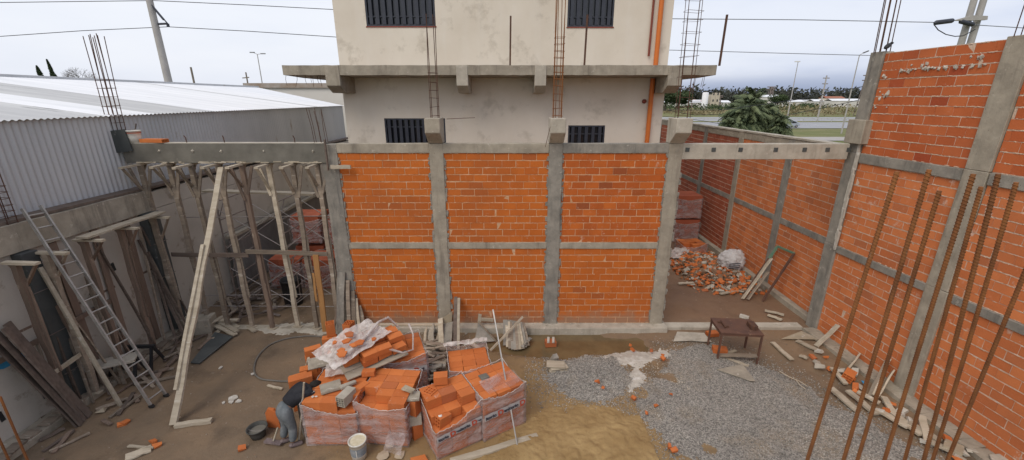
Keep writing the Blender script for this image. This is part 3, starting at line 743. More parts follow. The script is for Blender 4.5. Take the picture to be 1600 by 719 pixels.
# drain pipes
b = MB(); p = PY(1010, 222, YB-.12); q = PY(1027, 0, YB-.12)
b.tube([(p.x+.02, YB-.11, 2), (p.x+.02, YB-.11, ZS0-.05)], .075, 12); b.build('downpipe', ORANGE, pb, )
b = MB(); b.tube([(p.x+.06, YB-.11, ZS1-.02), (p.x+.06, YB-.11, 12)], .075, 12); b.build('downpipe', ORANGE, pb)
b = MB(); b.tube([(p.x-.17, YB-.06, ZS1+.35), (p.x-.17, YB-.06, 12)], .035, 8); b.tube([(p.x-.17, YB-.06, ZS1+2.6), (p.x-.17, YB-.06, 12)], .06, 8); b.build('vent_pipe', PRED, pb)
b = MB(); b.lathe((p.x-.17, YB-.02, ZS0-.75), [(0, -.03), (.07, -.03), (.07, .03), (0, .03)], 14, rot=M.Rotation(pi/2, 3, 'X')); b.build('pipe_stub', PRED, pb)
# hanging tie wires under the ledge tips
b = MB()
for px in (447, 464, 477, 486, 489, 496, 500, 1086, 1088, 1099, 1101):
    p = PY(px, 119, YS+.15); b = MB(); b.tube([(p.x, YS+.15, ZS0-.0), (p.x+rnd(-.03,.03), YS+.15, ZS0-.12), (p.x+rnd(-.08,.03), YS+.13, ZS0-rnd(.18,.34) if px < 600 else ZS0-rnd(.3, .6))], .006, 4)
    b.build('tie_wire', RUST_D, pb)
# posts on the ledge
for px, t, lab in ((797, 25, 'thin dark steel post standing on the ledge left of the upper right window'), (913, 23, 'thin dark steel post on the ledge in front of the upper right window'), (1124, 23, 'thin dark steel post at the right tip of the ledge')):
    p = PY(px, 102, YS+.12); q = PY(px, t, YS+.12); b = MB(); b.beam((p.x, YS+.12, ZS1-.01), (p.x+.02, YS+.12, q.z), .05, .05)
    tag(b.build('steel_post', RUST_D), lab, 'post', 'steel posts on the ledge')
# ------------------------------------------------------------------ reinforcement cages
def cage(loc, w, d, z0, z1, ztie0, ztie1, nb, label, r=.008, lean=(0, 0), mat=RUST_D, step=.2, group='reinforcement cages rising from the columns', tall=None):
    t = thing('rebar_cage', loc, label, 'rebar cage', group); L0 = V(loc)
    per = []
    for k in range(nb):
        a = k/nb*4; s = int(a); f = a-s
        c = [(-1,-1),(1,-1),(1,1),(-1,1),(-1,-1)]; x = c[s][0]+(c[s+1][0]-c[s][0])*f; y = c[s][1]+(c[s+1][1]-c[s][1])*f
        per.append((x*w/2, y*d/2))
    def off(z): f = (z-z0)/(z1-z0); return V((lean[0]*f, lean[1]*f, 0))
    for k, (x, y) in enumerate(per):
        b = MB(); zt = z1+rnd(-.05, .05) if tall is None else tall[k % len(tall)]
        jx, jy = rnd(-.03, .03), rnd(-.03, .03)
        b.tube([L0+V((x, y, z0-L0.z)), L0+V((x, y, (z0+zt)/2-L0.z))+off((z0+zt)/2), L0+V((x+jx, y+jy, zt-L0.z))+off(zt)], r, 5); b.build('bar', mat, t)
    z = ztie0
    while z < ztie1:
        b = MB(); o = off(z)+V((0, 0, z-L0.z)); e = .012
        tl = rnd(-.012, .012)
        b.tube([L0+o+V((sx*(w/2+e), sy*(d/2+e), sx*tl)) for sx, sy in ((-1,-1),(1,-1),(1,1),(-1,1))], r*.6, 4, closed=True, sm=False); b.build('stirrup', mat, t); z += step*rnd(.85, 1.15)
    return t
def zat(py, y): return PY(800, py, y).z
cage((PY(680, 183, D).x, D-.02, 5.70), .17, .17, 5.68, zat(24, D), 5.75, zat(108, D), 4, 'rusty cage of four bars on the left column head of the brick wall', .009, (0, 0))
cage((X2, D-.02, 5.70), .2, .2, 5.68, 8.9, 5.75, 7.5, 6, 'rusty cage rising past the ledge from the column head left of the lower right window', .009, (0, 0), RUST, .16)
cage((X3+.06, D-.02, 5.70), .33, .25, 5.68, 9.0, 5.75, 8.3, 6, 'wide rusty cage on the column head at the right end of the wall', .007, (-.05, 0), RUST_D, .22)
cage((XR+.05, D-.05, 7.16), .26, .2, 7.14, 9.4, 9.5, 9.6, 7, 'bundle of bare bars above the far column of the tall brick wall', .010, (-.1, 0), RUST_D)
cage((wallx(7.62)+.06, 7.62, 7.16), .26, .2, 7.14, 9.4, 9.5, 9.6, 5, 'bare bars above the second column of the tall brick wall', .008, (0, 0), RUST_D)
cage((PY(188, 222, D+.1).x, D+.1, 5.10), .22, .22, 5.08, zat(54, D), 5.15, zat(120, D)+.1, 8, 'tall rusty cage at the left end of the fresh beam beside the warehouse', .009, (.06, 0), RUST_D, .2)
cage((PY(502, 222, D+.1).x, D+.1, 5.10), .26, .16, 5.08, zat(172, D+.1), 9, 8, 6, 'short bare starter bars at the right end of the fresh beam', .007, (-.05, 0), RUST_D)
p = PX(10, 330, XL+.02); cage((XL-.02, p.y, 3.9), .16, .16, 3.88, PX(5, 262, XL).z, 3.95, PX(5, 270, XL).z-.1, 4, 'short dark cage on the left wall at the edge of the photo', .009, (0, 0), RUST_D, .12)
for px, lab in ((292, 'short bar stub on the fresh beam left of its middle'), (461, 'short bar stub on the fresh beam near its right end'), (351, 'bent pale bar stub at the middle of the fresh beam')):
    p = PY(px, 224, D+.05); b = MB(); b.tube([(p.x, D+.05, 5.1), (p.x, D+.05, 5.22), (p.x+rnd(-.04,.02), D+.05, 5.28)], .012, 5)
    tag(b.build('bar_stub', RUST_D), lab, 'rebar')
b = MB(); b.tube([PY(862, 190, D-.2), PY(858, 205, D-.3), PY(852, 230, D-.3)], .007, 5)
tag(b.build('bent_bar', RUST_D), 'thin bent wire hanging from the middle column head', 'wire')
b = MB(); b.tube([PY(698, 186, D+.1), PY(742, 184, D+.1)], .007, 5); tag(b.build('bent_bar', RUST_D), 'thin bar sticking out sideways from the left column head', 'wire')
# the eight ribbed bars close to the camera
def ribbed(p, q, r, label):
    p, q = V(p), V(q); d = q-p; L_ = d.length; d.normalize(); b = MB()
    a = d.cross(V((0,1,0))).normalized(); c = d.cross(a)
    n = 10; bend = rnd(-.006, .006)
    pts = [p+d*(L_*i/n)+a*bend*sin(pi*i/n) for i in range(n+1)]
    b.tube(pts, r, 10)
    k = 0; s_ = .02
    while s_ < L_-.02:
        f = s_/L_; o = p+d*s_+a*bend*sin(pi*f)
        b.tube([o+(a*cos(t)+c*sin(t))*(r*1.08)+d*(cos(t+(k % 1))*.008) for t in [pi*2*j/10 for j in range(10)]], r*.24, 4, closed=True)
        s_ += r*1.7; k += 1
    return tag(b.build('rebar', RUST, loc=q if q.z < p.z else p), label, 'rebar', 'rusty ribbed bars rising in the right foreground')
names = ['leftmost of the rusty ribbed bars in the right foreground', 'second foreground bar from the left, tall and rusty', 'third foreground bar from the left, shorter than its neighbours', 'fourth foreground bar, crossing the pale column behind it', 'fifth foreground bar, dusty and a little lower beside the pale column', 'sixth foreground bar, dark rust, just right of the pale column', 'seventh foreground bar, second from the right edge', 'rightmost foreground bar, cut off by the photo edge']
for (tx, ty, bx, by, dy), nm in zip(((1402,268,1262,719,2.25), (1452,265,1318,719,2.2), (1468,298,1340,719,2.3), (1521,272,1392,690,2.2), (1533,292,1414,719,2.4), (1560,272,1450,690,2.15), (1588,285,1450,740,2.35), (1612,400,1480,719,2.3)), names):
    P_ = PY(tx, ty, dy); Q_ = PY(bx, by, dy+.03); d = (Q_-P_); Q_ = P_+d*((P_.z-2.85)/(P_.z-Q_.z))
    ribbed(P_, Q_, .0108, nm)
b = MB(); b.span((1.5, 1.9, -.1), (3.1, 2.68, 2.9)); tag(b.build('concrete_column', CONC), 'concrete pier below the foreground bars, under the lower edge of the photo', 'column')
# two rusty bars at bottom left
for (a_, b_, lab) in (((0, 620), (45, 724), 'longer rusty bar at the bottom left corner'), ((-4, 680), (16, 724), 'shorter rusty bar at the bottom left corner')):
    P_ = PY(*a_, 5.2); Q_ = PY(*b_, 5.2); Q_ = P_+(Q_-P_)*((P_.z+.05)/(P_.z-Q_.z)); b = MB(); b.tube([P_, Q_], .016, 8); tag(b.build('rebar', RUST), lab, 'rebar')
# ------------------------------------------------------------------ timber props
def ground_at(x, y): return gz(x, y)
def tprop(x, y, ztop, lab, grp, mat, dirx=0, diry=-1, z0=0.0, head=.55, r=.05, brace=.62, wob=.02, heads=None):
    t = thing('timber_prop', (x, y, z0), lab, 'prop', grp)
    b = MB(); zt = ztop-.05
    lx, ly = rnd(-wob, wob)*2, rnd(-wob, wob)
    b.beam((x+lx, y+ly, z0), (x, y, zt), .105, .085, (0,1,0), 0, None, .005, 12, .009)
    if random.random() < .6:
        b.beam((x+lx+.07, y+ly+.02, z0+.9), (x+.05, y+.02, z0+2.7), .06, .03, (0,1,0), 0, None, .003, 4, .004)
    b.build('post', mat, t)
    h = MB(); a = head
    dx, dy = dirx, diry
    h.beam((x-dx*a*.45, y-dy*a*.45, ztop-.025), (x+dx*a, y+dy*a, ztop-.03-rnd(0,.02)), .095, .045, (0,0,1), 0, None, .004, 2)
    h.build('head_board', WOOD_P, t)
    for s, e in ((1, .82), (-1, .38)):
        b = MB(); b.beam((x+dx*a*e*s+dy*.05, y+dy*a*e*s+dx*.05, ztop-.06), (x+dy*.055, y+dx*.055, ztop-.06-brace*(.8+.4*random.random())*(1 if s > 0 else .6)), .06, .03, (dx, dy, 0), 0, None, .003, 3)
        b.build('brace', mat if s > 0 else WOOD, t)
    if dirx == 0:
        for sx in (-1, 1):
            if random.random() < .75:
                b = MB(); b.beam((x+sx*rnd(.22,.30), y-.03, ztop-.06), (x+sx*.05, y-.05, ztop-.75-rnd(0,.2)), .065, .03, (0,1,0), 0, None, .003, 3); b.build('brace', mat, t)
    b = MB(); b.box((x+lx, y+ly-.02, z0+.012), (.26, .14, .024), M.Rotation(rnd(-.5,.5), 3, 'Z'), 0, None, .003); b.build('foot_block', WOOD_P, t)
    return t
lbls = ['first timber prop at the warehouse end of the dark beam', 'second timber prop from the left under the dark beam', 'third timber prop under the dark beam, behind the long diagonal timber', 'fourth timber prop under the dark beam, near the head of the diagonal timber', 'reddish fifth timber prop under the middle of the dark beam', 'whitish sixth timber prop under the dark beam', 'seventh timber prop under the dark beam, second from the wall column', 'last timber prop under the dark beam, against the concrete column']
for i, px in enumerate((220, 262, 299, 338, 378, 418, 458, 494)):
    x = PY(px, 255, D).x
    tprop(x, D+(.04 if i % 2 else -.03), 4.62, lbls[i], 'timber props under the fresh beam', [WOOD, WOOD, WOOD, WOOD, WOOD_B, WOOD_P, WOOD, WOOD][i], 0, -1, .02)
# props under the beam of the left wall
ll = ['near timber prop with head board against the left wall, at the photo edge', 'timber prop with head board just left of the ladder top', 'timber prop under the left wall beam right of the ladder top', 'timber prop under the middle of the pale plank on the left wall', 'farthest timber prop under the pale plank on the left wall']
xw = XL+.36
for i, (px, py) in enumerate(((18, 400), (68, 388), (127, 366), (184, 347), (236, 331))):
    p = PX(px, py, xw); tprop(xw, p.y, 3.36, ll[i], 'timber props under the left wall beam', [WOOD_B, WOOD, WOOD_B, WOOD_B, WOOD][i], 1, 0, .15, .42, brace=.55)
def plank(name, p, q, w, h, mat, label, cat='plank', group=None, up=(0,0,1), seg=6, warp=.004):
    b = MB(); b.beam(p, q, w, h, up, 0, None, .0035, seg, warp)
    return tag(b.build(name, mat), label, cat, group)
a, e = PX(120, 343, xw+.15), PX(250, 322, xw+.15)
plank('plank', (xw+.12, a.y, 3.42), (xw+.12, e.y, 3.42), .26, .04, WOOD_P, 'long pale plank lying on the prop heads along the left wall')
# vertical boards on the left wall between props
for i, (px, py, pb) in enumerate(((95, 400, 590), (150, 380, 560), (200, 360, 540))):
    p = PX(px, py, XL+.08)
    plank('wall_board', (XL+.05, p.y, .17), (XL+.05, p.y+rnd(-.1,.1), 3.38), .14, .035, WOOD_B, ['upright brown board on the left wall behind the ladder', 'upright brown board on the left wall right of the ladder', 'upright brown board on the left wall before the far black column'][i], 'board', None, (1,0,0))
plank('rail_board', (XL+.10, 5.6, 1.62), (XL+.10, 8.6, 1.72), .10, .03, WOOD_B, 'horizontal rail nailed at mid height across the left wall', 'board', None, (1,0,0))
plank('rail_board', (XL+.42, 6.5, 1.05), (XL+.42, 7.4, 1.12), .09, .03, WOOD_P, 'short pale board nailed across props beside the near black column', 'board', None, (1,0,0))
# horizontal ties across the beam props
yt = D-.1
p, q = PY(268, 398, yt), PY(388, 399, yt); plank('tie_board', p, q, .11, .03, WOOD_D, 'dark horizontal board nailed across the left props', 'board', None, (0,1,0))
p, q = PY(384, 393, yt-.03), PY(512, 397, yt-.03); plank('tie_board', p, q, .11, .03, WOOD, 'grey horizontal board nailed across the right props', 'board', None, (0,1,0))
yt = D+.75
p, q = PY(320, 298, yt), PY(492, 303, yt); plank('scaffold_plank', p, q, .26, .045, WOOD_P, 'pale plank high up on the scaffold behind the props')
p, q = PY(517, 261, D-.12), PY(548, 261, D-.12); plank('short_board', p, q, .09, .06, WOOD_P, 'short pale board sticking out over the top left of the brick wall', 'board', None, (0,1,0))
# big diagonal timber
p, q = PZ(271, 664, .03), PY(346, 262, D-.35)
tm = thing('raking_timber', p, 'tall pale raking timber leaning from the dirt up to the dark beam', 'timber')
b = MB(); b.beam(p, q, .13, .05, (0,-1,.2), 0, None, .004, 14, .01); b.build('board', WOOD_P, tm)
m1 = p.lerp(q, .30); m2 = p.lerp(q, .98); off = V((-.06, -.05, 0))
b = MB(); b.beam(p.lerp(q, .12)+off, p.lerp(q, .66)+off, .07, .045, (0,-1,.2), 0, None, .003, 6, .004); b.build('splice_board', WOOD_P, tm)
p, q = PZ(274, 665, .04), PZ(331, 657, .04); plank('short_board', p, q, .10, .07, WOOD_P, 'short squared board on the dirt at the foot of the raking timber', 'board')
# vertical orange board and shutter boards at the wall's left column
p = PZ(514, 512, .0); plank('upright_board', (p.x, D-.22, .0), (p.x+.02, D-.17, 2.25), .14, .04, WOOD_O, 'upright orange board standing left of the wall column', 'board', None, (0,1,0))
plank('upright_board', (p.x-.10, D-.25, .95), (p.x-.10, D-.2, 1.75), .06, .025, WOOD_O, 'short yellow lath beside the upright orange board', 'board', None, (0,1,0))
grp = 'boards leaning at the left end of the brick wall'
for (bx, tx, ty, w, mt, lab) in ((530, 533, 425, .20, CONC_G, 'wide grey cement covered board leaning on the left column'), (545, 543, 438, .10, WOOD, 'tallest thin grey board leaning beside the left column'), (553, 551, 455, .11, WOOD, 'grey board leaning on the brickwork, second from the left column'), (562, 556, 466, .08, WOOD_P, 'pale lath leaning on the brickwork near the left column'), (571, 561, 478, .12, WOOD, 'short grey board leaning at the right of the board group'), (548, 558, 490, .06, WOOD_P, 'slim pale stick leaning to the right across the board group'), (520, 528, 470, .06, WOOD_B, 'slim brown stick leaning behind the stacked hollow bricks')):
    q = PY(tx, ty, D-.06); p = PZ(bx, 520, .0); p.y = min(p.y, D-.30); q.x = p.x+(q.x-p.x)
    q = PY(tx, ty, D-.05); p = V((PY(bx, 512, D-.35).x, D-.38, .0)); plank('leaning_board', p, q, w, .03, mt, lab, 'board', grp, (0,1,0))
# ------------------------------------------------------------------ scaffold behind the props
sc = thing('scaffold', (-6.5, 12, 0), 'thin tubular steel scaffold standing behind the timber props', 'scaffold')
for x in (-8.15, -6.45, -4.9):
    for lvl in (0, 1.75, ):
        b = MB(); h = 1.72
        for y in (11.15, 12.35): b.tube([(x, y, lvl+.02), (x, y, lvl+h)], .022, 6)
        for z in (.35, .75, 1.15, 1.68): b.tube([(x, 11.15, lvl+z), (x, 12.35, lvl+z)], .016, 6)
        for z in (.55, .95): b.tube([(x, 11.5, lvl+z-.2), (x, 11.5, lvl+z+.2)], .014, 5)
        b.tube([(x, 11.15, lvl+1.2), (x, 11.5, lvl+1.68)], .014, 5)
        b.build('frame', STEELT, sc)
for x0_, x1_ in ((-8.15, -6.45), (-6.45, -4.9)):
    for lvl in (0, 1.75):
        for y in (11.15, 12.35):
            b = MB(); b.tube([(x0_, y, lvl+.3), (x1_, y, lvl+1.45)], .013, 5); b.tube([(x0_, y+.02, lvl+1.45), (x1_, y+.02, lvl+.3)], .013, 5); b.build('cross_brace', STEELL, sc)
for z in (.62, 3.0):
    b = MB(); b.tube([(-9.1, 11.1, z), (-4.5, 11.1, z+.05)], .013, 5); b.build('rail', STEELL, sc)
b = MB(); b.tube([(-9.0, 11.05, .30), (-4.6, 11.0, .30)], .014, 5); b.build('rail', STEELL, sc)
# ------------------------------------------------------------------ ladder
lt = thing('ladder', PZ(250, 628), 'tall aluminium ladder leaning against the left wall beam', 'ladder')
pa, pb_ = PZ(238, 637, 0), PZ(261, 620, 0); 
qa, qb = PX(34, 326, XL+.2), PX(63, 321, XL+.2)
for p, q in ((pa, qa), (pb_, qb)):
    b = MB(); b.beam(p, q, .07, .028, (pb_-pa), 0); b.build('rail', ALU, lt)
    b = MB(); b.beam(p-V((0,0,.0)), p+(q-p).normalized()*.07, .10, .05, (pb_-pa)); b.build('foot', BLACK, lt)
n = 17
for i in range(n):
    f = (i+.7)/(n+.3); b = MB(); b.tube([pa.lerp(qa, f), pb_.lerp(qb, f)], .017, 6); b.build('rung', ALU, lt)
# leaning pole with steps of twigs next to the ladder
p, q = PZ(188, 634, 0), PX(62, 418, XL+.25); plank('leaning_pole', p, q, .06, .05, WOOD_P, 'slim pale pole leaning left of the ladder')
p, q = PZ(172, 612, 0), PX(86, 478, XL+.2); plank('leaning_pole', p, q, .06, .04, WOOD_B, 'shorter brown lath leaning left of the slim pale pole')
# bundle of dark boards bottom left
grp = 'dark boards leaning together at the lower left'
for k, (a_, b_) in enumerate((((134, 655), (6, 512)), ((128, 662), (-6, 520)), ((122, 664), (-10, 535)), ((140, 650), (10, 505)))):
    p, q = PZ(*a_, .02), PX(*b_, XL+.3-.05*k); plank('dark_board', p, q, .15, .03, WOOD_D, ['dark board at the front of the leaning bundle, lower left', 'second dark board of the leaning bundle, lower left', 'lowest dark board of the leaning bundle, lower left', 'rearmost dark board of the leaning bundle, lower left'][k], 'board', grp, (0,0,1))
# more slim sticks and laths leaning on the left wall
for k in range(16):
    px = rnd(20, 300); p0 = PX(px, rnd(430, 520), XL+.1); y_ = min(9.9, max(5.4, p0.y)); 
    bx_ = XL+rnd(.3, .75); dy_ = rnd(-.5, .5); zt_ = rnd(1.4, 3.2)
    plank('leaning_lath', (bx_, y_+dy_, .03), (XL+.07, y_, zt_), rnd(.04,.08), .03, random.choice([WOOD, WOOD_B, WOOD_D, WOOD]), 'slim weathered lath leaning on the left wall between the props', 'lath', 'laths leaning on the left wall', (0,1,0))
for k in range(26):
    y_ = rnd(5.6, 10.0); x_ = rnd(-8.85, -8.0); a_ = rnd(0, 3.1); dv = V((cos(a_), sin(a_), 0))*rnd(.15, .45)
    dv.x *= .5; plank('ground_scrap', V((x_, y_, .03))-dv, V((x_, y_, .06))+dv, rnd(.04,.10), .03, random.choice([WOOD, WOOD_D, WOOD_B]), 'short weathered scrap lying on the dirt along the left wall', 'scrap', 'scraps on the dirt along the left wall')
# black trestle and slab on it
for k, (px, py) in enumerate(((230, 572), (205, 592))):
    c = PZ(px, py, 0); t_ = thing('trestle', c, ['black metal trestle by the left wall, farther one', 'black metal trestle by the left wall, nearer one'][k], 'trestle', 'black trestles by the left wall')
    b = MB(); b.beam(c+V((-.35, -.03, .55)), c+V((.32, .0, .55)), .07, .07); b.build('beam', BLACK, t_)
    for sx, sy in ((-.3, -.22), (-.3, .22), (.28, -.22), (.28, .22)):
        b = MB(); b.beam(c+V((sx, sy, 0)), c+V((sx*.9, sy*.1, .53)), .05, .05); b.build('leg', BLACK, t_)
c = PZ(195, 572, .55); b = MB(); b.box(c+V((-.35, .05, .06)), (.9, .42, .04), M.Rotation(.5, 3, 'Z'), 0, None, .01); tag(b.build('slab', CONC_P), 'cement crusted board lying over the trestles by the left wall', 'board')
for k, (a_, b_) in enumerate((((205, 590), (272, 575)), ((210, 600), (278, 588)), ((190, 560), (240, 605)), ((255, 560), (300, 540)), ((150, 640), (200, 622)), ((60, 655), (110, 620)))):
    p, q = PZ(*a_, .04+.02*k), PZ(*b_, .04); plank('scrap_lath', p, q, .07, .03, WOOD, 'thin scrap lath lying on the dirt near the ladder foot', 'lath', 'scrap laths near the ladder foot')
# grey form plate on the ground, curb block, laths pile
def flat_poly(name, pix, z, th, mat, label, cat, up=0.0):
    P = [PZ(px, py, z) for px, py in pix]
    for i, p in enumerate(P): p.z = z+up*(i % 2)
    b = MB(); b.prism(P, (0, 0, th)); return tag(b.build(name, mat, bevel=.004), label, cat)
flat_poly('form_sheet', [(312, 569), (364, 527), (336, 520), (298, 568)], .03, .03, PLY, 'dark wet form panel lying flat on the dirt by the raking timber', 'panel')
c = PZ(318, 520); b = MB(); b.box(c+V((-.15, .1, .2)), (.7, .5, .42), M.Rotation(.3, 3, 'Z'), 0, None, .02); tag(b.build('concrete_block', CONC, bevel=.02), 'squat concrete block behind the raking timber at the left wall', 'block')
for k, (a_, b_, z) in enumerate((((329, 505), (368, 523), .10), ((331, 497), (371, 518), .14), ((345, 496), (372, 512), .06), ((330, 530), (344, 515), .05), ((316, 500), (372, 500), .2), ((320, 510), (350, 494), .24))):
    p, q = PZ(*a_, z), PZ(*b_, z-.03); plank('scrap_plank', p, q, .12, .035, WOOD_P, 'pale plank in the loose pile at the foot of the left props', 'plank', 'planks piled at the foot of the left props')
plank('short_board', PZ(389, 512, .03), PZ(399, 518, .03), .12, .03, WOOD_P, 'small pale block of wood below the fourth prop', 'board')
# hose loop
c = [(505,527),(470,527),(430,536),(405,556),(397,578),(405,592),(430,596),(458,596)]
b = MB(); P = [PZ(px, py, 0) for px, py in c]; pts = []
for i in range(len(P)-1):
    a0, a1, a2, a3 = P[max(i-1,0)], P[i], P[i+1], P[min(i+2, len(P)-1)]
    for k in range(6):
        t = k/6; q = .5*((2*a1)+(-a0+a2)*t+(2*a0-5*a1+4*a2-a3)*t*t+(-a0+3*a1-3*a2+a3)*t**3); q.z = gz(q.x, q.y)+.022; pts.append(q)
b.tube(pts, .02, 8); tag(b.build('hose', simple('hose', (.12,.11,.10), (.2,.18,.15), 5, .6)), 'dark hose lying in a wide loop on the dirt left of the brick stacks', 'hose')
# ------------------------------------------------------------------ bricks
def hollow(b, c, rot, L_=.33, w=.18, h=.18, nx_=3, nz_=3, mi=0, depth=.05):
    """hollow clay block, holes run along its length (local x)"""
    r = random.random(); t = .012; c = V(c)
    def bx(cc, d): b.box(c+rot @ V(cc), d, rot, mi, r)
    core = L_-2*depth; b.box(c, (core, w-.002, h-.002), rot, 0, r)
    for s in (-1, 1):
        xc = s*(L_/2-depth/2)
        bx((xc, 0, h/2-t/2), (depth, w, t)); bx((xc, 0, -h/2+t/2), (depth, w, t))
        bx((xc, w/2-t/2, 0), (depth, t, h-2*t)); bx((xc, -w/2+t/2, 0), (depth, t, h-2*t))
        for i in range(1, nx_): bx((xc-s*.001, -w/2+w*i/nx_, 0), (depth-.002, t*.8, h-2*t))
        for i in range(1, nz_): bx((xc-s*.002, 0, -h/2+h*i/nz_), (depth-.004, w-2*t, t*.8))
def eul(x=0, y=0, z=0): return M.Rotation(z, 3, 'Z') @ M.Rotation(y, 3, 'Y') @ M.Rotation(x, 3, 'X')
def brick(c, rz, label, group, rx=0, ry=0, L_=.33, w=.18, h=.18, n=(3,3), mat=None):
    b = MB(); c = V(c); hollow(b, c, eul(rx, ry, rz), L_, w, h, *n)
    lo = min(p.z for p in b.v)
    return tag(b.build('hollow_brick', mat or BR_L), label, 'brick', group)
FILM = NT('plastic_film'); _f = FILM
_n = _f.noise(3, 3, .5, (1,1,2)); _n2 = _f.noise(1.8, 5, .6, (1,1,2.2), off=(3,3,1), dist=.8)
_c = _f.mix(_f.ramp(_n, .35, .7), (.44,.36,.35), (.66,.57,.55))
_tr = _f.n('ShaderNodeBsdfTransparent'); _mx = _f.n('ShaderNodeMixShader'); _f.fin(_c, .35, _f.bump(_f.noise(5, 4, .6, (1,1,2.2), dist=1.5), .9, .05), .6)
_l = _f.math('ADD', _f.math('MULTIPLY', _f.ramp(_n2, .40, .66), .50), .18)
_f.l(_l, _mx.inputs[0]); _f.l(_tr.outputs[0], _mx.inputs[1]); _f.l(_f.b.outputs[0], _mx.inputs[2]); _f.l(_mx.outputs[0], _f.out.inputs[0]); FILM = _f.mat
FILMW = NT('white_film'); _f = FILMW
_n = _f.noise(6, 6, .7, (1,1,2.5)); _n2 = _f.noise(2.5, 5, .7, (2,1,1), off=(3,3,1), dist=1.5)
_tr = _f.n('ShaderNodeBsdfTransparent'); _mx = _f.n('ShaderNodeMixShader'); _f.fin(_f.mix(_f.ramp(_n, .35, .7), (.55,.47,.42), (.78,.72,.67)), .4, _f.bump(_n2, .8, .03), .4)
_f.l(_f.math('ADD', _f.math('MULTIPLY', _f.ramp(_n2, .36, .60), .40), .48), _mx.inputs[0]); _f.l(_tr.outputs[0], _mx.inputs[1]); _f.l(_f.b.outputs[0], _mx.inputs[2]); _f.l(_mx.outputs[0], _f.out.inputs[0]); FILMW = _f.mat
FILMD = FILM.copy(); FILMD.name = 'dusty_film'
for _nd in FILMD.node_tree.nodes:
    if _nd.type == 'MATH' and _nd.operation == 'ADD': _nd.inputs[1].default_value = .12
INK = simple('ink_dark', (.03,.03,.05), (.04,.04,.06), 5, .6, .05); INKR = simple('ink_red', (.50,.07,.03), (.45,.07,.03), 5, .6, .05)
BAND = simple('printed_band', (.46,.44,.44), (.38,.36,.36), 5, .5, .3, 20)
def text_mesh(txt, size, mat, parent, org, u, up, name='lettering', bold=.0):
    cu = bpy.data.curves.new('t', 'FONT'); cu.body = txt; cu.size = size; cu.extrude = .0006; cu.offset = bold
    o = bpy.data.objects.new('t', cu); COL.objects.link(o); bpy.context.view_layer.update()
    me = bpy.data.meshes.new_from_object(o.evaluated_get(bpy.context.evaluated_depsgraph_get())); bpy.data.objects.remove(o)
    wd = max(v.co.x for v in me.vertices)
    u = V(u).normalized(); up = V(up).normalized(); n = u.cross(up)
    for v in me.vertices: v.co = V(org)+u*v.co.x+up*v.co.y+n*v.co.z-ORG[parent.name]
    me.materials.clear(); me.materials.append(mat)
    ob = bpy.data.objects.new(name, me); COL.objects.link(ob); ob.parent = parent; ORG[ob.name] = ORG[parent.name]
    return wd
